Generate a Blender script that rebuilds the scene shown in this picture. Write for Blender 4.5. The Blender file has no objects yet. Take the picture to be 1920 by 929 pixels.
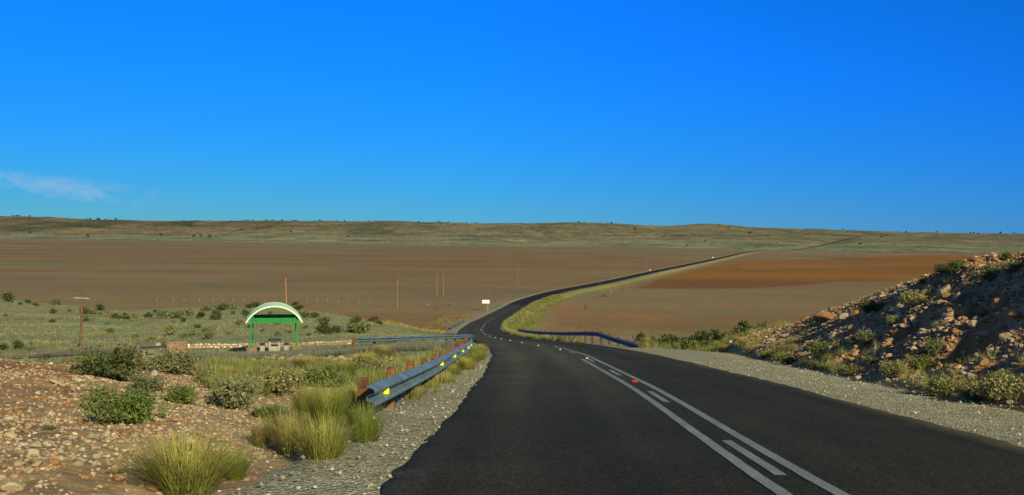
import bpy, bmesh, math, random
import numpy as np
from mathutils import Matrix, Vector

SC = bpy.context.scene
COL = SC.collection
RAD = math.radians
random.seed(7)
RNG = np.random.default_rng(11)

# ------------------------------------------------------------------ camera
F, CX, CY = 2000.0, 960.0, 464.5
PITCH, ROLL = RAD(0.702), RAD(0.6)
cam_d = bpy.data.cameras.new("camera")
cam = bpy.data.objects.new("camera", cam_d)
COL.objects.link(cam)
CAM_R = Matrix.Rotation(RAD(90) - PITCH, 3, 'X') @ Matrix.Rotation(ROLL, 3, 'Z')
cam.matrix_world = CAM_R.to_4x4()
cam_d.sensor_width = 36.0
cam_d.lens = 36.0 * F / 1920.0
cam_d.clip_start, cam_d.clip_end = 0.1, 40000.0
SC.camera = cam

# ------------------------------------------------------------------ sky and sun
SUN_AZ, SUN_EL = 155.0, 24.0          # clockwise from +Y (view direction): behind and to the right
world = bpy.data.worlds.new("World")
SC.world = world
world.use_nodes = True
NT = world.node_tree
BG = NT.nodes['Background']


def nd(nt, typ, ins=None, **kw):
    n = nt.nodes.new(typ)
    for k, v in kw.items():
        setattr(n, k, v)
    for k, v in (ins or {}).items():
        s = n.inputs[k]
        if isinstance(v, bpy.types.NodeSocket):
            nt.links.new(v, s)
        else:
            s.default_value = v
    return n


def mth(nt, op, a, b=0.0, clamp=False):
    return nd(nt, 'ShaderNodeMath', {0: a, 1: b}, operation=op, use_clamp=clamp).outputs[0]


sky = nd(NT, 'ShaderNodeTexSky', sky_type='NISHITA', sun_disc=False, sun_elevation=RAD(SUN_EL),
         sun_rotation=RAD(SUN_AZ), altitude=1000.0, air_density=1.0, dust_density=0.0, ozone_density=6.0)
# deepen the low sky the way dry high air (and this photograph's rich colour) shows it
scl = nd(NT, 'ShaderNodeVectorMath', {0: sky.outputs[0], 'Scale': 0.1}, operation='SCALE').outputs[0]
sep = nd(NT, 'ShaderNodeSeparateXYZ', {0: scl})
R0, G0, B0 = sep.outputs
tc = nd(NT, 'ShaderNodeTexCoord')
dirs = nd(NT, 'ShaderNodeSeparateXYZ', {0: tc.outputs['Generated']})
azr = mth(NT, 'DIVIDE', dirs.outputs[0], dirs.outputs[1])
elr = mth(NT, 'DIVIDE', dirs.outputs[2], dirs.outputs[1])
# the sky is deepest square to the sun: towards the right of the view
fz = nd(NT, 'ShaderNodeMapRange', {0: dirs.outputs[0], 1: -0.05, 2: 0.45, 3: 1.0, 4: 0.76}).outputs[0]
r = mth(NT, 'MULTIPLY', mth(NT, 'POWER', R0, 2.0), 0.185)
g = mth(NT, 'MULTIPLY', mth(NT, 'MULTIPLY', mth(NT, 'POWER', G0, 0.66), 0.455), fz)
b = mth(NT, 'MULTIPLY', mth(NT, 'MAXIMUM', mth(NT, 'MINIMUM', mth(NT, 'MULTIPLY', B0, 1.62),
                           mth(NT, 'SUBTRACT', 1.32, mth(NT, 'MULTIPLY', R0, 0.92))), 0.3), fz)
cmb = nd(NT, 'ShaderNodeCombineXYZ', {0: r, 1: g, 2: b}).outputs[0]
hi = nd(NT, 'ShaderNodeMapRange', {0: dirs.outputs[2], 1: 0.235, 2: 0.36}).outputs[0]
warm = nd(NT, 'ShaderNodeVectorMath', {0: scl, 1: (0.85, 0.74, 0.47)}, operation='MULTIPLY').outputs[0]
mx = nd(NT, 'ShaderNodeMix', {0: hi, 6: cmb, 7: warm}, data_type='RGBA')
# faint fair-weather cloud low on the left
cv = nd(NT, 'ShaderNodeCombineXYZ', {0: mth(NT, 'MULTIPLY', azr, 46.0), 1: mth(NT, 'MULTIPLY', elr, 105.0), 2: 3.1}).outputs[0]
cn = nd(NT, 'ShaderNodeTexNoise', {'Vector': cv, 'Scale': 1.0, 'Detail': 7.0, 'Roughness': 0.6}).outputs[0]


def bump1(v, c, w):
    d = mth(NT, 'DIVIDE', mth(NT, 'SUBTRACT', v, c), w)
    return mth(NT, 'SUBTRACT', 1.0, mth(NT, 'MULTIPLY', d, d), clamp=True)


tilt = mth(NT, 'ADD', elr, mth(NT, 'MULTIPLY', mth(NT, 'ADD', azr, 0.44), 0.11))
win = mth(NT, 'MULTIPLY', bump1(azr, -0.425, 0.115), bump1(tilt, 0.0415, 0.0150))
cm = nd(NT, 'ShaderNodeMapRange', {0: mth(NT, 'ADD', cn, mth(NT, 'MULTIPLY', win, 0.30)), 1: 0.60, 2: 0.84}).outputs[0]
cm = mth(NT, 'MULTIPLY', mth(NT, 'MULTIPLY', cm, win), mth(NT, 'GREATER_THAN', dirs.outputs[1], 0.0))
cm = mth(NT, 'MULTIPLY', cm, 0.36, clamp=True)
mx2 = nd(NT, 'ShaderNodeMix', {0: cm, 6: mx.outputs[2], 7: (0.40, 0.53, 0.70, 1)}, data_type='RGBA')
NT.links.new(mx2.outputs[2], BG.inputs[0])
BG.inputs[1].default_value = 1.0      # the 0.1 sky strength is applied above, before the grading

sun_d = bpy.data.lights.new("sun", 'SUN')
sun_d.energy = 5.0
sun_d.angle = RAD(0.53)
sun_d.color = (1.0, 0.91, 0.56)
sun = bpy.data.objects.new("sun", sun_d)
COL.objects.link(sun)
_sd = Vector((math.sin(RAD(SUN_AZ)) * math.cos(RAD(SUN_EL)), math.cos(RAD(SUN_AZ)) * math.cos(RAD(SUN_EL)), math.sin(RAD(SUN_EL))))
sun.rotation_euler = _sd.to_track_quat('Z', 'Y').to_euler()

SC.view_settings.view_transform = 'Standard'
SC.view_settings.look = 'None'
SC.view_settings.exposure = 0.0
SC.view_settings.gamma = 1.0
SC.render.engine = 'CYCLES'

# ------------------------------------------------------------------ helpers: pixels, noise, objects
CR = np.array(CAM_R)


def ray(x, y):
    v = CR @ np.array([x - CX, -(y - CY), -F])
    return v / v[1]                       # per metre of Y


def zp(x, y, Y):
    return float(ray(x, y)[2] * Y)


def at(x, y, Y):
    return ray(x, y) * Y


def project(X, Y, Z):
    c = np.stack([X, Y, Z], -1) @ CR      # camera space
    return CX + F * c[..., 0] / -c[..., 2], CY - F * c[..., 1] / -c[..., 2]


def _hash(ix, iy, s):
    h = (ix.astype(np.int64) * 374761393 + iy.astype(np.int64) * 668265263 + s * 974634777) & 0xffffffff
    h = ((h ^ (h >> 13)) * 1274126177) & 0xffffffff
    return ((h ^ (h >> 16)) & 0xffff) / 65535.0


def vnoise(x, y, s=0):
    ix, iy = np.floor(x), np.floor(y)
    fx, fy = x - ix, y - iy
    fx, fy = fx * fx * (3 - 2 * fx), fy * fy * (3 - 2 * fy)
    a, b_ = _hash(ix, iy, s), _hash(ix + 1, iy, s)
    c, d = _hash(ix, iy + 1, s), _hash(ix + 1, iy + 1, s)
    return (a + (b_ - a) * fx) * (1 - fy) + (c + (d - c) * fx) * fy


def fbm(x, y, s=0, n=4, g=0.5):
    t, a, w = 0.0, 1.0, 0.0
    for i in range(n):
        t = t + a * vnoise(x + i * 17.3, y - i * 9.1, s + i)
        w += a
        a *= g
        x, y = x * 2.03, y * 2.03
    return t / w


def sst(a, b_, x):
    t = np.clip((x - a) / (b_ - a), 0, 1)
    return t * t * (3 - 2 * t)


def hermite(xs, ys, x):
    """monotone cubic through knots; xs, ys (N,K) or (K,), x (N,)"""
    xs, ys = np.broadcast_to(xs, (len(x), np.shape(xs)[-1])), np.broadcast_to(ys, (len(x), np.shape(ys)[-1]))
    h = np.diff(xs, axis=1)
    dl = np.diff(ys, axis=1) / h
    m = np.zeros_like(ys)
    p, q = dl[:, :-1], dl[:, 1:]
    ok = p * q > 0
    m[:, 1:-1] = np.where(ok, 2 * p * q / np.where(ok, p + q, 1), 0)
    m[:, 0], m[:, -1] = dl[:, 0], dl[:, -1]
    k = np.clip((x[:, None] >= xs).sum(1) - 1, 0, xs.shape[1] - 2)
    i = np.arange(len(x))
    t = np.clip((x - xs[i, k]) / h[i, k], 0, 1)
    y0, y1, m0, m1, hh = ys[i, k], ys[i, k + 1], m[i, k], m[i, k + 1], h[i, k]
    return ((1 + 2 * t) * (1 - t) ** 2 * y0 + t * (1 - t) ** 2 * hh * m0 + t * t * (3 - 2 * t) * y1 + t * t * (t - 1) * hh * m1)


def np_mesh(name, co, faces, cols=None, smooth=True, mat=None):
    """co (N,3), faces (M,k) int array -> mesh; cols (N,3) goes to the colour attribute 'tint'"""
    me = bpy.data.meshes.new(name)
    co = np.asarray(co, np.float32)
    faces = np.asarray(faces, np.int32)
    k = faces.shape[1]
    me.vertices.add(len(co))
    me.vertices.foreach_set('co', co.ravel())
    me.loops.add(faces.size)
    me.loops.foreach_set('vertex_index', faces.ravel())
    me.polygons.add(len(faces))
    me.polygons.foreach_set('loop_start', np.arange(0, faces.size, k, dtype=np.int32))
    me.polygons.foreach_set('use_smooth', np.full(len(faces), smooth))
    if cols is not None:
        a = me.color_attributes.new('tint', 'FLOAT_COLOR', 'POINT')
        c4 = np.ones((len(co), 4), np.float32)
        c4[:, :3] = cols
        a.data.foreach_set('color', c4.ravel())
    me.update(calc_edges=True)
    me.validate()
    if mat:
        me.materials.append(mat)
    return me


def link(name, data, parent=None):
    o = bpy.data.objects.new(name, data)
    COL.objects.link(o)
    if parent:
        o.parent = parent
    return o


def tag(o, label=None, cat=None, group=None, kind=None):
    if label:
        o['label'] = label
    if cat:
        o['category'] = cat
    if group:
        o['group'] = group
    if kind:
        o['kind'] = kind
    return o


def empty(name, loc, rz=0.0):
    o = link(name, None)
    o.location = loc
    o.rotation_euler = (0, 0, rz)
    return o


def kids(o):
    return [c for c in bpy.data.objects if c.parent == o]


def copy_tree(o, tree):
    """tree: list of (part, [sub-parts]) of thing o"""
    c = o.copy()
    COL.objects.link(c)
    for p, subs in tree:
        q = p.copy()
        COL.objects.link(q)
        q.parent = c
        for s_ in subs:
            w = s_.copy()
            COL.objects.link(w)
            w.parent = q
    return c


class MB:
    """collects shapes into one mesh"""
    def __init__(s):
        s.bm = bmesh.new()

    def box(s, size, loc=(0, 0, 0), rot=None, bev=0.0):
        r_ = bmesh.ops.create_cube(s.bm, size=1.0)
        vs = r_['verts']
        bmesh.ops.scale(s.bm, vec=size, verts=vs)
        if bev:
            es = {e for v in vs for e in v.link_edges}
            rr = bmesh.ops.bevel(s.bm, geom=list(es), offset=bev, segments=1, affect='EDGES')
            vs = list({v for f in rr['faces'] for v in f.verts} | {v for v in vs if v.is_valid})
        if rot is not None:
            bmesh.ops.rotate(s.bm, verts=vs, cent=(0, 0, 0), matrix=rot)
        bmesh.ops.translate(s.bm, vec=loc, verts=vs)
        return vs

    def cyl(s, p0, p1, r0, r1=None, seg=10):
        p0, p1 = Vector(p0), Vector(p1)
        d = p1 - p0
        r_ = bmesh.ops.create_cone(s.bm, cap_ends=True, segments=seg, radius1=r0, radius2=r0 if r1 is None else r1, depth=d.length)
        q = d.to_track_quat('Z', 'Y').to_matrix()
        bmesh.ops.rotate(s.bm, verts=r_['verts'], cent=(0, 0, 0), matrix=q)
        bmesh.ops.translate(s.bm, vec=(p0 + p1) / 2, verts=r_['verts'])

    def rock(s, size, loc, seed, sub=2):
        r_ = bmesh.ops.create_icosphere(s.bm, subdivisions=sub, radius=0.5)
        rr = random.Random(seed)
        cuts = [(Vector((rr.gauss(0, 1), rr.gauss(0, 1), rr.gauss(0, 1))).normalized(), rr.uniform(.26, .42)) for _ in range(9)]
        for v in r_['verts']:
            for n_, c_ in cuts:
                d_ = v.co.dot(n_)
                if d_ > c_:
                    v.co -= n_ * (d_ - c_)
            v.co = Vector((v.co.x * size[0], v.co.y * size[1], v.co.z * size[2])) * 1.25 + Vector(loc)

    def build(s, name, mat, parent=None, smooth=False, loc=None):
        me = bpy.data.meshes.new(name)
        for f in s.bm.faces:
            f.smooth = smooth
        s.bm.to_mesh(me)
        s.bm.free()
        me.materials.append(mat)
        o = link(name, me, parent)
        if loc is not None:
            o.location = loc
        return o


# ------------------------------------------------------------------ materials
def mat_new(name):
    m = bpy.data.materials.new(name)
    m.use_nodes = True
    nt = m.node_tree
    return m, nt, nt.nodes['Principled BSDF']


def noise(nt, scale, detail=4.0, rough=0.55, vec=None, coord='Object'):
    if vec is None:
        vec = nd(nt, 'ShaderNodeTexCoord').outputs[coord]
    return nd(nt, 'ShaderNodeTexNoise', {'Vector': vec, 'Scale': scale, 'Detail': detail, 'Roughness': rough}).outputs[0]


def ramp(nt, fac, stops):
    n = nd(nt, 'ShaderNodeValToRGB', {0: fac})
    e = n.color_ramp.elements
    while len(e) < len(stops):
        e.new(0.5)
    for k, (p, c) in enumerate(stops):
        e[k].position = p
        e[k].color = (*c, 1) if len(c) == 3 else c
    return n.outputs[0]


def mul(nt, a, b_, fac=1.0):
    return nd(nt, 'ShaderNodeMix', {0: fac, 6: a, 7: b_}, data_type='RGBA', blend_type='MULTIPLY').outputs[2]


def mixc(nt, f, a, b_):
    c4 = lambda c: (*c, 1) if isinstance(c, tuple) and len(c) == 3 else c
    return nd(nt, 'ShaderNodeMix', {0: f, 6: c4(a), 7: c4(b_)}, data_type='RGBA').outputs[2]


def tint_attr(nt):
    return nd(nt, 'ShaderNodeVertexColor', layer_name='tint').outputs[0]


def bumpn(nt, p, height, strength, dist):
    bn = nd(nt, 'ShaderNodeBump', {'Height': height, 'Strength': strength, 'Distance': dist})
    nt.links.new(bn.outputs[0], p.inputs['Normal'])


def simple(name, col, rough=0.7, var=0.25, scale=6.0, metal=0.0, bump=0.0, spec=0.4):
    m, nt, p = mat_new(name)
    n = noise(nt, scale, 5)
    c = ramp(nt, n, [(0.3, tuple(x * (1 - var) for x in col)), (0.7, tuple(min(1, x * (1 + var)) for x in col))])
    nt.links.new(c, p.inputs['Base Color'])
    p.inputs['Roughness'].default_value = rough
    p.inputs['Metallic'].default_value = metal
    p.inputs['Specular IOR Level'].default_value = spec
    if bump:
        bumpn(nt, p, noise(nt, scale * 4, 6), bump, 0.02)
    return m


M = {}


def make_ground_mat():
    m, nt, p = mat_new('dry_ground')
    tint = tint_attr(nt)
    geo = nd(nt, 'ShaderNodeNewGeometry').outputs['Position']
    n1 = noise(nt, 9.0, 6, 0.65, geo)
    n2 = noise(nt, 0.55, 5, 0.6, geo)
    n3 = noise(nt, 0.05, 5, 0.6, geo)
    c = mul(nt, tint, ramp(nt, n1, [(0.25, (.62, .62, .62)), (0.75, (1.3, 1.3, 1.3))]))
    c = mul(nt, c, ramp(nt, n2, [(0.25, (.75, .74, .72)), (0.75, (1.22, 1.22, 1.22))]))
    c = mul(nt, c, ramp(nt, n3, [(0.3, (.88, .88, .87)), (0.7, (1.12, 1.1, 1.08))]))
    nt.links.new(c, p.inputs['Base Color'])
    p.inputs['Roughness'].default_value = 0.95
    p.inputs['Specular IOR Level'].default_value = 0.1
    bumpn(nt, p, n1, 0.6, 0.05)
    return m


M['ground'] = make_ground_mat()


def make_pan_mat():
    m, nt, p = mat_new('pan_clay')
    tint = tint_attr(nt)
    geo = nd(nt, 'ShaderNodeNewGeometry').outputs['Position']
    n1 = noise(nt, 0.012, 6, 0.6, geo)
    v2 = nd(nt, 'ShaderNodeMapping', {'Vector': geo, 'Scale': (0.003, 0.014, 1)}).outputs[0]
    n2 = noise(nt, 1.0, 6, 0.62, v2)
    n3 = noise(nt, 0.25, 5, 0.6, geo)
    c = mul(nt, tint, ramp(nt, n1, [(0.3, (.86, .87, .88)), (0.7, (1.12, 1.1, 1.08))]))
    c = mul(nt, c, ramp(nt, n2, [(0.32, (.86, .89, .93)), (0.5, (1, 1, 1)), (0.68, (1.12, 1.05, 0.98))]))
    c = mul(nt, c, ramp(nt, n3, [(0.25, (.85, .85, .85)), (0.75, (1.14, 1.14, 1.14))]))
    nt.links.new(c, p.inputs['Base Color'])
    p.inputs['Roughness'].default_value = 0.95
    p.inputs['Specular IOR Level'].default_value = 0.1
    bumpn(nt, p, n3, 0.3, 0.08)
    return m


M['pan'] = make_pan_mat()


def make_hill_mat():
    m, nt, p = mat_new('hill_scrub')
    tint = tint_attr(nt)
    geo = nd(nt, 'ShaderNodeNewGeometry').outputs['Position']
    n1 = noise(nt, 0.05, 6, 0.7, geo)
    n2 = noise(nt, 0.006, 6, 0.65, geo)
    sp = nd(nt, 'ShaderNodeTexVoronoi', {'Vector': geo, 'Scale': 0.055, 'Randomness': 1.0}).outputs[0]
    c = mul(nt, tint, ramp(nt, n1, [(0.36, (.52, .55, .54)), (0.64, (1.38, 1.34, 1.28))]))
    c = mul(nt, c, ramp(nt, n2, [(0.38, (.72, .75, .76)), (0.62, (1.28, 1.2, 1.08))]))
    c = mul(nt, c, ramp(nt, sp, [(0.14, (.30, .38, .32)), (0.28, (1, 1, 1))]))
    nt.links.new(c, p.inputs['Base Color'])
    p.inputs['Roughness'].default_value = 1.0
    p.inputs['Specular IOR Level'].default_value = 0.05
    bumpn(nt, p, n1, 1.0, 10.0)
    return m


M['hill'] = make_hill_mat()


def make_asphalt():
    m, nt, p = mat_new('asphalt')
    geo = nd(nt, 'ShaderNodeNewGeometry').outputs['Position']
    tint = tint_attr(nt)
    fine = nd(nt, 'ShaderNodeTexVoronoi', {'Vector': geo, 'Scale': 62.0}).outputs['Color']
    fine = nd(nt, 'ShaderNodeSeparateColor', {0: fine}).outputs[0]
    n2 = noise(nt, 24.0, 5, 0.7, geo)
    vs = nd(nt, 'ShaderNodeMapping', {'Vector': geo, 'Scale': (1.5, 0.07, 1)}).outputs[0]
    n3 = noise(nt, 1.0, 5, 0.6, vs)
    n4 = noise(nt, 0.35, 5, 0.6, geo)
    c = mul(nt, tint, ramp(nt, fine, [(0.0, (.55, .56, .56)), (0.8, (1.05, 1.03, 1)), (0.97, (2.1, 1.95, 1.7))]))
    c = mul(nt, c, ramp(nt, n2, [(0.32, (.5, .5, .5)), (0.68, (1.5, 1.5, 1.48))]))
    c = mul(nt, c, ramp(nt, n3, [(0.3, (.78, .79, .8)), (0.7, (1.22, 1.2, 1.16))]))
    c = mul(nt, c, ramp(nt, n4, [(0.3, (.8, .8, .8)), (0.7, (1.2, 1.17, 1.1))]))
    nt.links.new(c, p.inputs['Base Color'])
    p.inputs['Roughness'].default_value = 0.85
    p.inputs['Specular IOR Level'].default_value = 0.08
    bumpn(nt, p, fine, 0.5, 0.006)
    return m


M['asphalt'] = make_asphalt()


def make_gravel():
    m, nt, p = mat_new('gravel')
    geo = nd(nt, 'ShaderNodeNewGeometry').outputs['Position']
    vo = nd(nt, 'ShaderNodeTexVoronoi', {'Vector': geo, 'Scale': 22.0})
    cell = nd(nt, 'ShaderNodeSeparateColor', {0: vo.outputs['Color']}).outputs[0]
    n2 = noise(nt, 1.3, 5, 0.6, geo)
    c = ramp(nt, cell, [(0.0, (.27, .255, .19)), (0.45, (.48, .46, .345)), (0.8, (.62, .60, .465)), (1.0, (.78, .76, .63))])
    c = mul(nt, c, ramp(nt, n2, [(0.3, (.74, .73, .7)), (0.7, (1.12, 1.1, 1.06))]))
    c = mul(nt, c, ramp(nt, vo.outputs['Distance'], [(0.0, (1.1, 1.1, 1.1)), (0.7, (.72, .7, .66))]))
    nt.links.new(c, p.inputs['Base Color'])
    p.inputs['Roughness'].default_value = 0.95
    p.inputs['Specular IOR Level'].default_value = 0.1
    bumpn(nt, p, mth(nt, 'SUBTRACT', 1.0, vo.outputs['Distance']), 1.0, 0.03)
    return m


M['gravel'] = make_gravel()


def make_paint():
    m, nt, p = mat_new('road_paint')
    geo = nd(nt, 'ShaderNodeNewGeometry').outputs['Position']
    n = noise(nt, 45.0, 6, 0.75, geo)
    n2 = noise(nt, 1.2, 4, 0.6, geo)
    c = ramp(nt, n, [(0.38, (.08, .09, .09)), (0.52, (.29, .335, .325)), (0.8, (.39, .44, .42))])
    c = mul(nt, c, ramp(nt, n2, [(0.3, (.72, .72, .72)), (0.7, (1.05, 1.05, 1.05))]))
    nt.links.new(c, p.inputs['Base Color'])
    p.inputs['Roughness'].default_value = 0.7
    return m


M['paint'] = make_paint()


def make_tint_mat(name, rough=0.9, var=0.3, scale=30.0, transl=0.0, rand=0.0):
    """base colour = per-vertex tint x noise x a little per-object variation; transl adds leaf translucency"""
    m, nt, p = mat_new(name)
    c = tint_attr(nt)
    n = noise(nt, scale, 4, 0.6)
    c = mul(nt, c, ramp(nt, n, [(0.3, (1 - var,) * 3), (0.7, (1 + var,) * 3)]))
    if rand:
        oi = nd(nt, 'ShaderNodeObjectInfo').outputs['Random']
        c = mul(nt, c, ramp(nt, oi, [(0.0, (1 - rand, 1 - rand * .8, 1 - rand)), (0.5, (1, 1, .95)), (1.0, (1 + rand, 1 + rand * .8, 1 + rand * .3))]))
    nt.links.new(c, p.inputs['Base Color'])
    p.inputs['Roughness'].default_value = rough
    p.inputs['Specular IOR Level'].default_value = 0.15
    if transl:
        tr = nd(nt, 'ShaderNodeBsdfTranslucent', {0: c})
        ms = nd(nt, 'ShaderNodeMixShader', {0: transl, 1: p.outputs[0], 2: tr.outputs[0]})
        nt.links.new(ms.outputs[0], nt.nodes['Material Output'].inputs[0])
    return m


M['leaf'] = make_tint_mat('leaf', 0.8, 0.15, 8.0, 0.2, 0.22)
M['grass'] = make_tint_mat('grass_blade', 0.75, 0.12, 6.0, 0.3, 0.15)
M['stone'] = make_tint_mat('stone', 0.92, 0.3, 9.0, 0.0, 0.0)
M['bark'] = simple('bark', (.10, .075, .05), 0.95, 0.3, 12)
M['pole_wood'] = simple('creosoted_pole', (.16, .085, .05), 0.85, 0.35, 5, bump=0.4)
M['pole_orange'] = simple('sunlit_pine_pole', (.46, .22, .09), 0.85, 0.3, 2, bump=0.3)  # pine pole with its sunlit orange put into the base colour
M['pole_brown'] = simple('weathered_pine_pole', (.30, .175, .09), 0.9, 0.35, 2, bump=0.3)
M['rail_post'] = simple('rail_post_wood', (.17, .08, .036), 0.95, 0.65, 7, bump=0.6)
M['rail_post_dark'] = simple('dark_post_wood', (.09, .06, .038), 0.9, 0.45, 9, bump=0.6)  # darker copy of the rail post wood, for the right rail
M['galv'] = simple('galvanised_steel', (.19, .285, .345), 0.55, 0.35, 2.2, metal=0.35, spec=0.5)
M['galv_blue'] = simple('shaded_steel', (.045, .085, .13), 0.6, 0.3, 3.5, metal=0.25, spec=0.5)  # galvanised steel with the blue of its shaded face put into the colour
M['yellow'] = simple('yellow_reflector', (.95, .72, .03), 0.35, 0.06, 20)
M['white_refl'] = simple('white_stud_lens', (.62, .64, .60), 0.35, 0.08, 30)
M['red_refl'] = simple('red_stud_lens', (.50, .012, .012), 0.35, 0.1, 30)
M['steel_dark'] = simple('dark_iron', (.07, .065, .055), 0.8, 0.3, 8)
M['porcelain'] = simple('insulator', (.05, .04, .035), 0.3, 0.2, 8)
M['pale_steel'] = simple('pale_galvanised_arm', (.27, .34, .34), 0.5, 0.15, 6)
M['green_paint'] = simple('green_gloss_paint', (.012, .23, .035), 0.4, 0.16, 5)
M['mint_paint'] = simple('pale_green_roof_paint', (.66, .93, .66), 0.85, 0.06, 3)
M['under_roof'] = simple('dark_roof_lining', (.03, .035, .03), 0.8, 0.2, 4)
M['slate'] = simple('slate_slab', (.05, .055, .06), 0.95, 0.25, 7)
M['white_board'] = simple('white_board', (.86, .87, .85), 0.5, 0.03, 8)
M['lettering'] = simple('grey_lettering', (.22, .24, .27), 0.6, 0.05, 8)
M['post_pale'] = simple('pale_fence_post', (.36, .30, .22), 0.85, 0.2, 6)
M['post_grey'] = simple('grey_sign_post', (.40, .39, .32), 0.7, 0.15, 6)
M['wire'] = simple('fence_wire', (.22, .19, .15), 0.6, 0.1, 6, metal=0.3)
M['tank'] = simple('grey_tank', (.10, .10, .095), 0.7, 0.25, 3)
M['concrete'] = simple('concrete', (.36, .34, .29), 0.9, 0.2, 7, bump=0.3)
M['tower_red'] = simple('mast_red', (.42, .16, .11), 0.7, 0.1, 1)
M['mortar'] = simple('mud_mortar', (.30, .20, .125), 0.95, 0.3, 9, bump=0.5)

# ------------------------------------------------------------------ road line
# (Y, X, z) of the centre line; z relative to the camera
ROAD = [(-60, 1.9, 3.4), (-30, 2.1, 0.95), (0, 2.35, -1.43), (8.7, 2.46, -2.13), (24, 2.78, -3.35), (40, 2.80, -4.63), (53, 2.42, -5.68),
        (70, 1.72, -7.15), (85, 0.80, -8.52), (103, -0.20, -10.22), (119, -1.85, -11.62), (140, -3.45, -13.25), (160, -4.45, -14.72),
        (190, -5.3, -16.80), (226, -5.45, -18.95), (262, -4.3, -20.75), (310, -1.7, -22.55)]
PANZ, ROADPAN = -25.0, -23.7
for px, py in [(972.5, 571), (1000, 560), (1050, 546), (1100, 536.5), (1150, 526.5), (1200, 515.5), (1250, 504.7), (1275, 499.8), (1350, 484.2), (1412, 472.0)]:
    r_ = ray(px, py)
    Y = ROADPAN / r_[2]
    ROAD.append((Y, r_[0] * Y, ROADPAN))
for px, py, Y in [(1447, 469.8, 1935), (1481, 469.3, 2010), (1512, 466, 2150), (1560, 456.6, 2620), (1600, 446.2, 3000), (1612, 443.6, 3080)]:
    r_ = ray(px, py)
    ROAD.append((Y, r_[0] * Y, r_[2] * Y))
ROAD = np.array(ROAD)
RHW = 3.5                                    # half width


def road_x(Y):
    return hermite(ROAD[:, 0], ROAD[:, 1], np.atleast_1d(np.asarray(Y, float)))


def road_z(Y):
    return hermite(ROAD[:, 0], ROAD[:, 2], np.atleast_1d(np.asarray(Y, float)))


def road_cos(Y):
    Y = np.atleast_1d(np.asarray(Y, float))
    d = np.maximum(1.0, np.abs(Y) * 0.03)
    s = (road_x(Y + d) - road_x(Y - d)) / (2 * d)
    return 1 / np.sqrt(1 + s * s), s


def road_pt(Y, lat, dz=0.0):
    c, s = road_cos(Y)
    x, z = road_x(Y), road_z(Y)
    return np.stack([x + lat * c, np.atleast_1d(np.asarray(Y, float)) - lat * s * c, z + dz + 0 * x], -1)


# ------------------------------------------------------------------ terrain columns
# each column: picture x -> nine near knots (Y, picture y or ('z', z)) then the pan and the far hills
def colm(x, near, far):
    out = []
    for Y, v in near:
        out.append((Y, v[1] if isinstance(v, tuple) else zp(x, v, Y)))
    (dp, yp), (da, ya), (dr, yr) = far       # far pan edge, top of the pale apron, ridge
    out.append((dp, PANZ))
    out.append((da, zp(x, ya, da)))
    zr = zp(x, yr, dr)
    za = out[-1][1]
    out.append((da + (dr - da) * .45, za + (zr - za) * .52))
    out.append((dr, zr))
    out.append((dr + 2500, zr - 45))
    out.append((26000, zr - 160))
    return x, out


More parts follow.
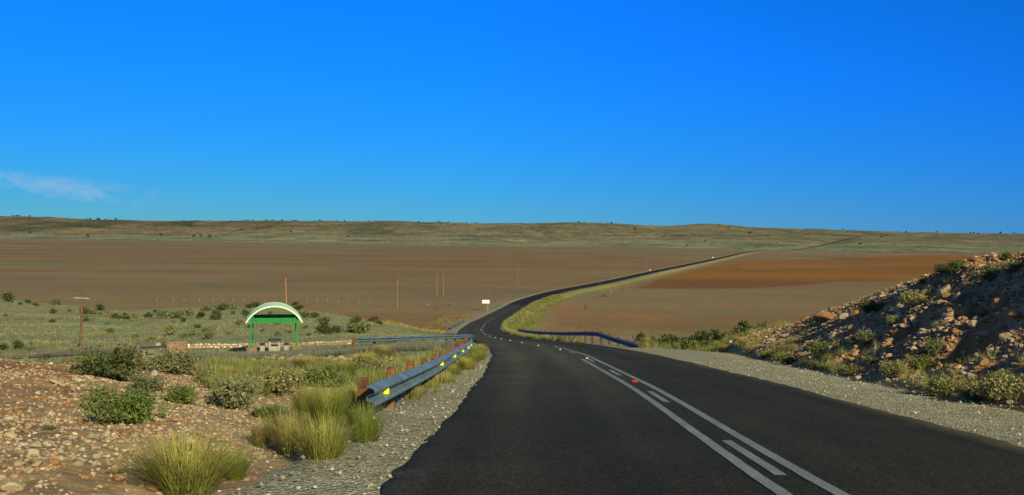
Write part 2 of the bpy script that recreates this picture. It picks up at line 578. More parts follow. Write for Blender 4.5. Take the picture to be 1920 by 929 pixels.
z_ = lambda v: ('z', v)
COLS = [
    colm(-6000, [(5, z_(-1.6)), (7.5, z_(-1.7)), (12, z_(-1.7)), (22, z_(-1.5)), (32, z_(-4)), (60, z_(-7)), (100, z_(-10)), (170, z_(-14)), (350, z_(-25))],
         [(2800, 448), (3300, 437), (4500, 408)]),
    colm(-300, [(5, z_(-1.75)), (7.5, z_(-1.85)), (12, z_(-1.9)), (22, z_(-2.2)), (32, z_(-5.5)), (70, z_(-8.4)), (165, 604), (262, 560), (350, z_(-25))],
         [(2800, 446), (3300, 434), (4500, 405)]),
    colm(0, [(5, z_(-1.75)), (7.5, 929), (12, 805), (22, 672), (32, z_(-6)), (78, 668), (165, 606), (255, 564), (350, z_(-25))],
         [(2780, 448), (3300, 438), (4500, 408)]),
    colm(90, [(5, z_(-1.78)), (7.6, 929), (12.5, 800), (22.5, 680), (33, z_(-6.2)), (78, 666), (165, 607), (250, 573), (345, z_(-25))],
         [(2750, 449), (3300, 438), (4500, 408)]),
    colm(150, [(5, z_(-1.8)), (7.8, 929), (13, 793), (24, 683), (34, z_(-6.3)), (80, 664), (165, 608), (248, 578), (340, z_(-25))],
         [(2700, 450), (3300, 440), (4500, 412)]),
    colm(225, [(5, z_(-1.8)), (7.9, 929), (13.5, 783), (25, 690), (35, 684), (80, 660), (160, 615), (245, 588), (340, z_(-25))],
         [(2700, 451), (3300, 440), (4500, 413.5)]),
    colm(300, [(5, z_(-1.8)), (8, 929), (14, 772), (25, 697), (36, 683), (78, 661), (150, 615), (243, 581), (335, z_(-25))],
         [(2650, 452), (3300, 442), (4450, 414)]),
    colm(510, [(5, z_(-1.8)), (8.6, 929), (16, 783), (24, 730), (38, 692), (78, 658), (145, 615), (238, 579), (330, z_(-25))],
         [(2500, 455), (3250, 442), (4450, 414)]),
    colm(620, [(5, z_(-1.8)), (9.2, 929), (17, 793), (24, 733), (38, 690), (78, 655), (138, 620), (220, 589), (315, z_(-25))],
         [(2400, 457), (3200, 442), (4400, 414)]),
    colm(720, [(5, z_(-1.8)), (9.5, 929), (18, 778), (26, 720), (38, 686), (78, 648), (125, 629), (185, 607), (285, z_(-25))],
         [(2350, 459), (3200, 444), (4400, 415.5)]),
    colm(800, [(5, z_(-1.8)), (10, 929), (20, 745), (28, 708), (40, 680), (84, 645), (118, 635.5), (165, 625), (265, z_(-25))],
         [(2300, 460), (3200, 445), (4400, 417)]),
    colm(880, [(5, z_(-1.8)), (11, z_(-2.3)), (20, z_(-3.0)), (28, z_(-3.65)), (42, z_(-4.8)), (85, z_(-8.9)), (120, z_(-12.0)), (172, z_(-16.2)), (275, z_(-24.8))],
         [(2270, 461), (3100, 446), (4400, 419)]),
    colm(940, [(5, z_(-1.8)), (11, z_(-2.3)), (20, z_(-3.0)), (28, z_(-3.7)), (42, z_(-4.8)), (85, z_(-8.6)), (120, z_(-12.0)), (180, z_(-16.8)), (290, z_(-24.8))],
         [(2280, 461.5), (3100, 447), (4400, 420.5)]),
    colm(1010, [(5, z_(-1.8)), (11, z_(-2.3)), (20, z_(-3.0)), (28, z_(-3.7)), (42, z_(-4.8)), (85, z_(-8.8)), (130, z_(-13.6)), (190, z_(-19.)), (275, z_(-25))],
         [(2300, 462), (3100, 448), (4300, 419)]),
    colm(1070, [(5, z_(-1.8)), (11, z_(-2.3)), (20, z_(-3.0)), (28, z_(-3.7)), (42, z_(-4.8)), (76, z_(-8.0)), (125, z_(-14.5)), (180, z_(-20.5)), (270, z_(-25))],
         [(2350, 462.5), (3050, 448), (4300, 416.7)]),
    colm(1150, [(5, z_(-1.8)), (11, z_(-2.3)), (20, z_(-3.0)), (28, z_(-3.7)), (42, z_(-4.75)), (68, z_(-7.0)), (110, z_(-13.8)), (160, z_(-19.5)), (265, z_(-25))],
         [(2400, 463), (3050, 449), (4300, 419.5)]),
    colm(1250, [(5, z_(-1.8)), (11, z_(-2.3)), (20, z_(-3.0)), (28, z_(-3.65)), (42, z_(-4.8)), (60, z_(-6.2)), (105, z_(-13.2)), (160, z_(-19.0)), (265, z_(-25))],
         [(2300, 464), (3000, 450), (4300, 425)]),
    colm(1340, [(5, z_(-1.8)), (11, z_(-2.3)), (20, z_(-3.0)), (30, z_(-3.8)), (45, z_(-5.0)), (57, z_(-5.75)), (100, z_(-12.2)), (160, z_(-18.5)), (265, z_(-25))],
         [(2150, 467), (2900, 451), (4300, 421)]),
    colm(1430, [(5, z_(-1.8)), (11, z_(-2.3)), (20, z_(-3.0)), (30, z_(-3.85)), (40, z_(-4.65)), (53, 627), (95, z_(-11)), (160, z_(-18.5)), (270, z_(-25))],
         [(1880, 471), (2700, 452), (4300, 427)]),
    colm(1500, [(5, z_(-1.8)), (11, z_(-2.3)), (20, z_(-3.05)), (28, z_(-3.7)), (35, z_(-4.25)), (49, 610), (90, z_(-10)), (160, z_(-18.5)), (270, z_(-25))],
         [(1850, 472), (2600, 453), (4300, 431)]),
    colm(1560, [(5, z_(-1.8)), (10.5, z_(-2.3)), (18, z_(-2.9)), (25, z_(-3.45)), (31, z_(-3.95)), (46, 587), (85, z_(-9)), (160, z_(-18)), (270, z_(-25))],
         [(1840, 472), (2600, 453), (4300, 432)]),
    colm(1640, [(5, z_(-1.8)), (10, z_(-2.25)), (16, z_(-2.75)), (22, z_(-3.2)), (26.5, z_(-3.6)), (44, 556), (82, z_(-8)), (160, z_(-17.5)), (275, z_(-25))],
         [(1830, 473), (2600, 454), (4300, 434)]),
    colm(1700, [(5, z_(-1.8)), (9.5, z_(-2.2)), (14.5, z_(-2.6)), (19.5, z_(-3.0)), (23.5, z_(-3.35)), (42, 535), (80, z_(-7)), (160, z_(-17)), (275, z_(-25))],
         [(1820, 473), (2600, 455), (4300, 436)]),
    colm(1800, [(5, z_(-1.8)), (9, z_(-2.15)), (13, z_(-2.5)), (17, z_(-2.8)), (20.8, z_(-3.12)), (38.5, 500), (76, z_(-5.5)), (160, z_(-16.5)), (280, z_(-25))],
         [(1820, 474), (2600, 456), (4300, 437)]),
    colm(1920, [(5, z_(-1.8)), (8.5, z_(-2.1)), (12, z_(-2.4)), (15.5, z_(-2.7)), (18.5, z_(-2.93)), (35, 478), (72, z_(-4)), (160, z_(-16)), (280, z_(-25))],
         [(1820, 475), (2600, 457), (4300, 439.5)]),
    colm(2200, [(5, z_(-1.8)), (7.8, z_(-2.0)), (10.0, z_(-2.2)), (12.2, z_(-2.4)), (14.4, z_(-2.6)), (28, z_(0.75)), (60, z_(0)), (160, z_(-14)), (280, z_(-25))],
         [(1820, 479), (2600, 460), (4300, 444)]),
    colm(2600, [(5, z_(-1.8)), (6.6, z_(-2.0)), (8.0, z_(-2.1)), (9.4, z_(-2.2)), (10.9, z_(-2.3)), (22, z_(1.45)), (60, z_(1)), (160, z_(-14)), (280, z_(-25))],
         [(1820, 479), (2600, 460), (4300, 444)]),
    colm(3200, [(4, z_(-1.7)), (4.8, z_(-1.75)), (5.8, z_(-1.8)), (6.8, z_(-1.9)), (7.9, z_(-2.0)), (16.5, z_(2.0)), (60, z_(2)), (160, z_(-14)), (280, z_(-25))],
         [(1820, 479), (2600, 460), (4300, 444)]),
    colm(7000, [(2.2, z_(-1.6)), (2.4, z_(-1.6)), (2.6, z_(-1.6)), (2.8, z_(-1.6)), (3.0, z_(-1.7)), (6, z_(2.4)), (50, z_(2)), (160, z_(-14)), (280, z_(-25))],
         [(1820, 520), (2600, 500), (4300, 480)]),
]
CT = np.array([(c[0] - 960) / 2000 for c in COLS])
CD = np.array([[k[0] for k in c[1]] for c in COLS], float)
CZ = np.array([[k[1] for k in c[1]] for c in COLS], float)
# smooth the columns sideways so the knots do not read as creases
TS = np.concatenate([np.linspace(CT[0], -0.62, 20)[:-1], np.linspace(-0.62, 0.72, 420), np.linspace(0.72, CT[-1], 20)[1:]])
SD = np.stack([np.interp(TS, CT, CD[:, k]) for k in range(CD.shape[1])], 1)
SZ = np.stack([np.interp(TS, CT, CZ[:, k]) for k in range(CD.shape[1])], 1)
ker = np.exp(-np.linspace(-2, 2, 9) ** 2)
ker /= ker.sum()


def smooth_cols(A):
    P = np.pad(A, ((4, 4), (0, 0)), mode='edge')
    return sum(ker[i] * P[i:i + len(A)] for i in range(9))


SD, SZ = smooth_cols(SD), smooth_cols(SZ)
TOE = np.array([(2, 8.9), (10, 8.9), (18.5, 8.9), (23.5, 8.75), (31, 9.25), (40, 9.7), (50, 10.4), (60, 11.4)])
SHL_R = lambda Y: np.interp(Y, TOE[:, 0], TOE[:, 1])       # X of the right shoulder's outer edge


LEDGES = []


def bank_mask(X, Y):
    e = X - SHL_R(Y)
    return sst(0.2, 1.6, e) * (1 - sst(58, 66, Y)) * (1 - sst(40, 70, X)) * sst(1.0, 4.0, Y)


def base_height(X, Y):
    t = X / np.maximum(Y, 1e-3)
    K = SD.shape[1]
    d = np.stack([np.interp(t, TS, SD[:, k]) for k in range(K)], 1)
    z = np.stack([np.interp(t, TS, SZ[:, k]) for k in range(K)], 1)
    ld = np.log(d)
    return hermite(ld, z, np.log(np.clip(Y, d[:, 0], 25000))), d


def ridged(x, y, s, n=3):
    t, a, w = 0, 1.0, 0
    for i in range(n):
        t = t + a * (1 - np.abs(2 * vnoise(x, y, s + i) - 1))
        w += a
        a *= 0.5
        x, y = x * 2.1, y * 2.1
    return t / w


def height(X, Y, full=False):
    X, Y = np.atleast_1d(np.asarray(X, float)), np.atleast_1d(np.asarray(Y, float))
    z, d = base_height(X, Y)
    dn, dp, da, dr = d[:, 8], d[:, 9], d[:, 10], d[:, 12]
    onpan = sst(dn * 0.97, dn * 1.02, Y) * (1 - sst(dp * 0.985, dp * 1.01, Y))
    # natural relief
    bm = bank_mask(X, Y)
    near = 1 - sst(40, 90, Y)
    rel = (fbm(X * .35, Y * .35, 3, 4) - .5) * .35 * near + (fbm(X * 1.7, Y * 1.7, 9, 3) - .5) * .16 * near
    mid = sst(40, 90, Y) * (1 - onpan) * (1 - sst(300, 500, Y))
    rel = rel + (fbm(X * .06, Y * .06, 21, 4) - .5) * 1.3 * mid
    far = sst(dp, dp + 500, Y)
    hill = sst(da * .95, dr * .9, Y)
    rel = rel + far * ((fbm(X / 240, Y / 260, 31, 5) - .5) * (3 + 15 * hill) - (ridged(X / 260, Y / 700, 41) ** 3) * 17 * hill * (1 - sst(dr * .93, dr, Y)))
    rel = rel + far * (fbm(X / 60, Y / 90, 35, 3) - .5) * 2.4
    # blasted rock of the cutting: ledges and gullies running up the slope
    u = (X - SHL_R(Y))
    a1, a2 = X * .37 - Y * .93, X * .93 + Y * .37
    rt = sst(10.8, 13.2, X) * (1 - sst(30, 42, Y))
    outr = sst(.50, .60, X / np.maximum(Y, 1))
    bank = (ridged(a1 / 6.5, a2 / 2.8, 51, 2) - .70) * (.35 + .75 * rt) + (fbm(a1 / 1.6, a2 / 1.0, 55, 4) - .5) * (.45 + .45 * rt) + (fbm(X * 3.2, Y * 3.2, 59, 3) - .5) * .28
    bank = bank + outr * (ridged(X / 3.4, Y / 3.4, 57, 3) - .62) * 2.6
    bank = bank * sst(0.0, 4.5, u) * (1 - .65 * sst(30, 50, Y))
    for L_, hh_ in LEDGES:
        for (x0, y0), (x1, y1) in zip(L_[:-1], L_[1:]):
            dx, dy = x1 - x0, y1 - y0
            ll = math.hypot(dx, dy)
            u_ = ((X - x0) * dx + (Y - y0) * dy) / ll
            d_ = ((X - x0) * dy - (Y - y0) * dx) / ll * (1 if dx * 0 + dy < 0 else -1) * -1
            d_ = d_ + (vnoise(u_ * 1.6, u_ * 0 + hh_ * 7, 81) - .5) * .5 + (vnoise(u_ * 5, u_ * 0, 83) - .5) * .18
            bank = bank - hh_ * (1 - sst(-.22, .02, d_)) * sst(-2.6, -.5, d_) * sst(-.25, .15, u_) * (1 - sst(ll - .15, ll + .25, u_))
    z = z + rel * (1 - .5 * bm) + bank * bm
    # corridor of the road
    c, s = road_cos(Y)
    lat = (X - road_x(Y)) * c
    zr = road_z(Y)
    al = np.abs(lat)
    out = np.where(Y > 330, 9.0, 5.6)
    inn = np.where(Y > 330, 5.3, 4.35)
    rgt = (lat > 0) & (Y < 62)
    out = np.where(rgt, np.maximum((SHL_R(Y) - road_x(Y)) + .8, 5.2), out)
    inn = np.where(rgt, np.maximum(out - 1.2, 4.6), inn)
    lft = (lat < 0) & (Y < 60)
    inn, out = np.where(lft, 4.5, inn), np.where(lft, 6.4, out)
    drive = (lat < 0) & (Y > 46) & (Y < 90)
    out = np.where(drive, 13.0, out)
    far_r = Y > 1800
    inn, out = np.where(far_r, 8, inn), np.where(far_r, 60, out)
    inn = inn + (fbm(X * .5, Y * .5, 77, 3) - .5) * .7 * (Y < 400)
    w = (1 - sst(inn, out, al)) * (Y < 3090)
    z = z * (1 - w) + (zr - 0.16) * w
    z = np.where(onpan * (1 - w) > .5, np.where(np.abs(z - PANZ) < .8, PANZ + (fbm(X / 40, Y / 40, 5, 3) - .5) * .12, z), z)
    if full:
        return z, dict(lat=lat, bm=bm, onpan=onpan, dn=dn, dp=dp, da=da, dr=dr, w=w, hill=hill, far=far, t=X / np.maximum(Y, .1))
    return z


def hit(px, py, y0=6.0, y1=6000.0):
    """first terrain point seen at a picture position"""
    r_ = ray(px, py)
    Y = np.exp(np.linspace(math.log(y0), math.log(y1), 1600))
    g_ = r_[2] * Y - height(r_[0] * Y, Y)
    k = np.argmax(g_ < 0)
    if not (g_ < 0).any():
        k = np.argmin(np.abs(g_))
    k = max(k, 1)
    f_ = g_[k - 1] / (g_[k - 1] - g_[k]) if g_[k - 1] != g_[k] else 0
    Yh = Y[k - 1] + (Y[k] - Y[k - 1]) * min(max(f_, 0), 1)
    return np.array([r_[0] * Yh, Yh, float(height(r_[0] * Yh, Yh)[0])])


def gz(x, y):
    return float(height(x, y)[0])


_led = []
for pts, hh in [([(1628, 640), (1690, 612), (1762, 566)], .7), ([(1768, 600), (1830, 568), (1905, 520)], .85), ([(1835, 668), (1880, 630), (1925, 585)], .95),
                ([(1700, 668), (1770, 640), (1815, 612)], .5), ([(1545, 655), (1590, 628)], .22), ([(1900, 690), (1935, 650)], .4)]:
    _led.append(([tuple(hit(*p)[:2]) for p in pts], hh))
LEDGES = _led


# ---- ground colours by zone (albedo of the soil and plants themselves)
def poly_mask(px, py, poly):
    inside = np.zeros(px.shape, bool)
    n = len(poly)
    for i in range(n):
        x1, y1 = poly[i]
        x2, y2 = poly[(i + 1) % n]
        cond = (y1 > py) != (y2 > py)
        inside ^= cond & (px < (x2 - x1) * (py - y1) / (y2 - y1 + 1e-9) + x1)
    return inside


def lerp(a, b_, f):
    return a + (b_ - a) * f[:, None]


C = lambda *v: np.array(v, float)


def ground_colour(X, Y, Z, q):
    px, py = project(X, np.maximum(Y, .5), Z)
    n_big, n_mid = fbm(X * .12, Y * .12, 101, 4), fbm(X * .8, Y * .8, 105, 4)
    nf = fbm(X * 3.0, Y * 3.0, 109, 3)
    grassy = C(.275, .295, .155)
    straw = C(.36, .32, .165)
    gravel = C(.36, .25, .15)
    red = C(.34, .15, .065)
    pale = C(.43, .33, .215)
    c = lerp(gravel, pale, sst(.45, .7, n_mid)[:])
    c = lerp(c, red, sst(.52, .68, n_big) * .75)
    c = lerp(c, red, sst(14, 20, Y) * (1 - sst(110, 290, px + (n_mid - .5) * 160)) * .75)
    # grass beyond the rubble
    m = sst(26, 44, Y + (n_mid - .5) * 14) * (1 - q['bm'])
    gcol = lerp(grassy, straw, sst(.45, .68, n_big) * .7)
    gcol = lerp(gcol, C(.24, .275, .17), sst(.5, .72, n_mid) * .6)
    gcol = lerp(gcol, C(.33, .235, .14), sst(.60, .74, fbm(X * .25, Y * .25, 113, 3)) * .6)
    c = lerp(c, gcol, m)
    # straw coloured vehicle track over the rise, at the left
    tr = np.abs(py - (606 - px * .055)) < 3.5 + 4 * (n_big - .4)
    c = lerp(c, C(.32, .25, .12), (tr & (px < 235) & (Y > 100) & (Y < 230)).astype(float) * .7)
    tr2 = np.abs(py - (600 - px * .03)) < 2.2
    c = lerp(c, C(.24, .165, .10), (tr2 & (px < 120) & (Y > 100) & (Y < 230)).astype(float) * .6)
    # bank: red soil, pale rubble
    bc = lerp(C(.37, .19, .095), C(.46, .31, .195), sst(.4, .65, n_mid))
    bc = lerp(bc, C(.34, .14, .05), sst(.56, .72, n_big) * .8)
    bc = lerp(bc, C(.20, .165, .085), sst(.55, .7, fbm(X * .4, Y * .4, 117, 3)) * .55)
    c = lerp(c, bc, q['bm'])
    # near rim of the pan: grass thins out into pink clay
    rim = sst(.80, .99, Y / q['dn'] + (n_big - .5) * .12)
    c = lerp(c, C(.29, .215, .15), rim)
    rp = sst(.50, .62, fbm(X * .07, Y * .05, 233, 4)) * (q['lat'] > 8) * sst(190, 230, Y)
    c = lerp(c, C(.34, .185, .10), rp * .8)
    # green verge of the road at the bend
    al, lat = np.abs(q['lat']), q['lat']
    vg = (lat > 0) * sst(130, 165, Y) * (1 - sst(480, 620, Y)) * (1 - sst(9.5 + 3 * (Y < 330), 13, al + (n_mid - .5) * 4))
    c = lerp(c, C(.235, .235, .11), vg * .9)
    vl = (lat < 0) * sst(165, 200, Y) * (1 - sst(300, 340, Y)) * (1 - sst(9, 16, al + (n_mid - .5) * 5))
    c = lerp(c, C(.30, .27, .11), vl * .9)
    return np.clip(c * (0.85 + .3 * nf[:, None]), .01, .9)


ORANGE = [(1195, 541), (1262, 517), (1330, 502), (1420, 489), (1560, 483), (1700, 478), (2100, 477), (2200, 522), (1700, 526), (1560, 531), (1500, 536), (1400, 540)]


def pan_colour(X, Y, Z, q):
    px, py = project(X, Y, Z)
    hor = 440 + .01047 * (px - 960)
    dep = py - hor
    olive, pink, brown = C(.240, .192, .115), C(.275, .196, .13), C(.245, .165, .088)
    n1 = fbm(X / 420, Y / 150, 201, 5)
    n2 = fbm(X / 150, Y / 60, 205, 4)
    c = np.broadcast_to(olive, (len(X), 3)).copy()
    c = lerp(c, brown, sst(.48, .62, n1) * .8)
    c = lerp(c, pink, sst(.5, .66, n2) * .45)
    c = lerp(c, C(.262, .192, .115), sst(70, 135, dep + (n2 - .5) * 40) * .75 * (px < 1000))
    # rusty streaks parallel to the far shore
    st = fbm(X / 900, Y / 70, 209, 4)
    c = lerp(c, C(.245, .135, .052), sst(.55, .68, st) * .45 * sst(24, 40, dep))
    c = lerp(c, C(.195, .128, .072), sst(.54, .64, fbm(X / 700, Y / 55, 213, 3)) * .4)
    # rust-orange flooded patch right of the road
    jx, jy = px + (n2 - .5) * 40, py + (n1 - .5) * 9
    pm = poly_mask(jx, jy, ORANGE).astype(float)
    oc = lerp(C(.30, .142, .018), C(.26, .115, .02), sst(.4, .65, fbm(X / 500, Y / 60, 217, 4)))
    oc = lerp(oc, C(.185, .098, .036), sst(.55, .7, fbm(X / 400, Y / 45, 219, 4)) * .7)
    gap = np.abs(py - 499 + (px - 1450) * .004 - (n1 - .5) * 8) < 3.0
    c = lerp(c, oc, pm * np.where(gap & (px > 1390), .35, .95))
    # pale grassy skirt where the causeway meets the pan
    al, lat = np.abs(q['lat']), q['lat']
    sk = 1 - sst(7, 11 + 9 * n2 + (lat > 0) * 3, al)
    c = lerp(c, C(.30, .265, .155), sk * .75)
    vg = (lat > 0) * (1 - sst(520, 760, Y)) * (1 - sst(8.5, 12.5, al + (n2 - .5) * 6))
    c = lerp(c, C(.235, .23, .105), vg * .9)
    near = (1 - sst(8, 60, Y - q['dn'])) * sst(.5, .65, fbm(X * .06, Y * .06, 221, 3))
    c = lerp(c, C(.25, .22, .09), near * .6)
    rp = sst(.52, .66, fbm(X * .05, Y * .035, 231, 4)) * (lat > 6) * (1 - sst(60, 200, Y - q['dn']))
    c = lerp(c, C(.33, .18, .095), rp * .75)
    # pink-grey rim below the far shore
    c = lerp(c, C(.265, .205, .15), sst(.80, .97, Y / q['dp']) * .6)
    return np.clip(c * C(1.04, 1.0, .88), .01, .9)


def hill_colour(X, Y, Z, q):
    apron = C(.295, .30, .19)
    scrub = C(.275, .23, .138)
    rust = C(.38, .24, .14)
    buff = C(.42, .34, .17)
    n1 = fbm(X / 300, Y / 300, 301, 5)
    n2 = fbm(X / 90, Y / 160, 305, 4)
    f = sst(.0, 1.0, (Y - q['dp']) / (q['da'] - q['dp']) * .62 + (n1 - .5) * .5)
    left = 1 - sst(-.3, .0, q['t'])
    c = lerp(apron, scrub, sst(.5, .85, f + .25 * sst(0, 1, (Y - q['da']) / 900)))
    c = lerp(c, buff, sst(.58, .7, n2) * (1 - sst(.35, .8, q['hill'])) * .7)
    c = lerp(c, rust, sst(.52, .68, fbm(X / 130, Y / 350, 309, 4)) * left * sst(.05, .3, q['hill']) * .9)
    c = lerp(c, C(.19, .135, .085), sst(.80, .95, q['hill']) * left * .6)
    c = lerp(c, C(.17, .18, .105), sst(.56, .7, fbm(X / 70, Y / 130, 313, 4)) * .55)
    c = lerp(c, C(.225, .215, .13), sst(.0, .12, q['t'] - .2) * .5)
    gl = ridged(X / 170, Y / 900, 317, 2)  # gully streaks: dark scrub colour in place of weak relief shading
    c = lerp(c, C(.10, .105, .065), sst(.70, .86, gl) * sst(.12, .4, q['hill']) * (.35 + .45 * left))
    c = lerp(c, C(.36, .26, .16), sst(.60, .72, fbm(X / 100, Y / 500, 319, 4)) * left * sst(.1, .35, q['hill']) * (1 - sst(.75, .9, q['hill'])) * .6)
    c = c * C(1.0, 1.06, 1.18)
    return np.clip(c, .01, .9)


def build_terrain():
    ts = np.concatenate([np.linspace(-3.4, -.62, 50)[:-1], np.linspace(-.62, -.5, 30)[:-1], np.linspace(-.5, .5, 1020), np.linspace(.5, .62, 40)[1:], np.linspace(.62, 3.4, 50)[1:]])
    ys = np.concatenate([np.exp(np.linspace(math.log(2.2), math.log(7), 26))[:-1], np.exp(np.linspace(math.log(7), math.log(70), 430))[:-1],
                         np.exp(np.linspace(math.log(70), math.log(420), 300))[:-1], np.exp(np.linspace(math.log(420), math.log(5200), 300))[:-1],
                         np.exp(np.linspace(math.log(5200), math.log(25000), 24))])
    T, Yg = np.meshgrid(ts, ys)
    X, Y = (T * Yg).ravel(), Yg.ravel()
    Z, q = height(X, Y, True)
    nr, ncl = len(ys), len(ts)
    idx = np.arange(nr * ncl).reshape(nr, ncl)
    fc = np.stack([idx[:-1, :-1], idx[:-1, 1:], idx[1:, 1:], idx[1:, :-1]], -1).reshape(-1, 4)
    P = np.stack([X, Y, Z], 1)
    fy = Y[fc].mean(1)
    dn, dp = q['dn'][fc].mean(1), q['dp'][fc].mean(1)
    zone = np.where(fy < dn, 0, np.where(fy < dp + (fbm(P[fc[:, 0], 0] / 120, P[fc[:, 0], 1] / 400, 401, 4) - .5) * 90, 1, 2))
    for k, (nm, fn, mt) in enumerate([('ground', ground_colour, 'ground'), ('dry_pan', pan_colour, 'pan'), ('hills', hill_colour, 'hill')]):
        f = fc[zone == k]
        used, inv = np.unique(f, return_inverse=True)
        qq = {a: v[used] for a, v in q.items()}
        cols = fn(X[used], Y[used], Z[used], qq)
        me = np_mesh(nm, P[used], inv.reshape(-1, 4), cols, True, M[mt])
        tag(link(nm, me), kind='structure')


build_terrain()


def build_back_ground():
    """the hillside behind and beside the camera, outside the picture"""
    xs = np.concatenate([np.linspace(-260, -12, 30)[:-1], np.linspace(-12, 14, 53)[:-1], np.linspace(14, 260, 30)])
    ys = np.concatenate([np.linspace(-160, -10, 30)[:-1], np.linspace(-10, 2.2, 16)])
    Xg, Yg = np.meshgrid(xs, ys)
    X, Y = Xg.ravel(), Yg.ravel()
    zr = road_z(Y)
    lat = X - road_x(Y)
    nat = zr * .6 - .55 + (fbm(X * .2, Y * .2, 61, 4) - .5) * .8 + sst(8, 30, lat) * 3.0
    w = 1 - sst(4.5, 7.5, np.abs(lat))
    Z = nat * (1 - w) + (zr - .16) * w
    Z -= .1 * (Y > 2)
    idx = np.arange(X.size).reshape(len(ys), len(xs))
    f = np.stack([idx[:-1, :-1], idx[:-1, 1:], idx[1:, 1:], idx[1:, :-1]], -1).reshape(-1, 4)
    cols = np.clip(lerp(C(.32, .22, .14), C(.20, .18, .09), fbm(X * .1, Y * .1, 63, 3)), 0, 1)
    tag(link('ground', np_mesh('ground', np.stack([X, Y, Z], 1), f, cols, True, M['ground'])), kind='structure')


build_back_ground()


# ------------------------------------------------------------------ road, shoulders, markings
def ysamples(y0, y1):
    out, y = [], y0
    while y < y1:
        out.append(y)
        y += 0.2 if y < 60 else 0.8 if y < 330 else 4 if y < 1000 else 10
    out.append(y1)
    return np.array(out)


def ribbon(name, Ys, lats, dzs, mat, cols=None):
    """lats, dzs: lists of arrays/values across the strip"""
    n = len(Ys)
    P = np.stack([road_pt(Ys, np.broadcast_to(l, n), np.broadcast_to(d, n)) for l, d in zip(lats, dzs)], 1)
    k = len(lats)
    idx = np.arange(n * k).reshape(n, k)
    f = np.stack([idx[:-1, :-1], idx[:-1, 1:], idx[1:, 1:], idx[1:, :-1]], -1).reshape(-1, 4)
    co = None if cols is None else np.repeat(cols, k, axis=0)
    return np_mesh(name, P.reshape(-1, 3), f, co, True, mat)


Ys = ysamples(-55, 3085)
jl = ((fbm(Ys * .25, Ys * 0, 501, 2) - .5) * .18 + (fbm(Ys * 2.2, Ys * 0, 502, 3) - .5) * .15) * (Ys < 400)
jr = ((fbm(Ys * .25, Ys * 0 + 5, 505, 2) - .5) * .2 + (fbm(Ys * 2.2, Ys * 0 + 5, 506, 3) - .5) * .16) * (Ys < 400)
acol = lerp(C(.034, .0345, .028), C(.055, .053, .042), sst(10, 50, Ys))
acol = lerp(acol, C(.027, .021, .020), sst(352, 362, Ys))
far_w = np.where(Ys > 1800, 1.25, 1.0)
latl = [-RHW + jl - .06, -RHW + jl, -3.1, -2.75, -2.45, -2.1, -1.75, -1.4, -1.05, -.75, -.45, 0.0, .45, .75, 1.05, 1.4, 1.75, 2.1, 2.45, 2.75, 3.1, RHW + jr, RHW + jr + .06]
latn = np.array([-3.56, -3.5] + latl[2:-2] + [3.5, 3.56], float)
dzl = [-.12] + [.035 * (1 - (l / 3.5) ** 2) for l in latn[1:-1]] + [-.12]
track = np.exp(-((np.abs(latn) - .85) / .30) ** 2) + np.exp(-((np.abs(latn) - 2.55) / .30) ** 2)
wear = 1 + .20 * track[None, :] * (.4 + 1.2 * fbm(Ys[:, None] * .05, latn[None, :] * .6, 531, 3)) - .07 * np.exp(-((np.abs(latn[None, :]) - 1.7) / .25) ** 2)
dust = sst(3.15, 3.5, np.abs(latn))[None, :, None] * .5 * (fbm(Ys[:, None] * .6, latn[None, :], 533, 3)[..., None])
lane = 1 + (.55 * (latn < .2) - .12 * (latn > .6))[None, :] * (sst(9, 26, Ys) * (1 - .75 * sst(80, 200, Ys)))[:, None]
rc = acol[:, None, :] * (wear * lane)[..., None] * C(1.02, 1.0, .95)
rc = rc * (1 - dust) + C(.26, .235, .17) * dust
me = ribbon('road', Ys, latl, dzl, M['asphalt'])
ca = me.color_attributes.new('tint', 'FLOAT_COLOR', 'POINT')
c4 = np.ones((len(me.vertices), 4), np.float32)
c4[:, :3] = rc.reshape(-1, 3)
ca.data.foreach_set('color', c4.ravel())
tag(link('road', me), kind='structure')

Ysh = ysamples(-55, 62)
wl = 1.35 + (fbm(Ysh * .7, Ysh * 0 + 2, 511, 4) - .5) * .7
me = ribbon('gravel_shoulder', Ysh, [-RHW - wl - .5, -RHW - wl, -RHW - .7, -RHW + .35], [-.30, -.07, -.045, -.035], M['gravel'])
tag(link('gravel_shoulder', me), kind='structure')
Ysr = ysamples(-55, 330)
wr = np.where(Ysr < 62, SHL_R(Ysr) - road_x(Ysr) - RHW, .9) + (fbm(Ysr * .6, Ysr * 0 + 7, 515, 4) - .5) * .5
wr = np.where((Ysr >= 62), .75 + (fbm(Ysr * .4, Ysr * 0, 517, 3) - .5) * .4, wr)
wr = np.where((Ysr > 50) & (Ysr < 74), np.interp(Ysr, [50, 74], [4.2, .75]), wr)
me = ribbon('gravel_shoulder', Ysr, [RHW - .35, RHW + wr * .5, RHW + wr, RHW + wr + .5], [-.035, -.045, -.06, -.32], M['gravel'])
tag(link('gravel_shoulder', me), kind='structure')
Ysl = ysamples(150, 1900)
me = ribbon('gravel_shoulder', Ysl, [-RHW - 2.7, -RHW - 1.9, -RHW + .3], [-.4, -.06, -.04], M['gravel'])
tag(link('gravel_shoulder', me), kind='structure')


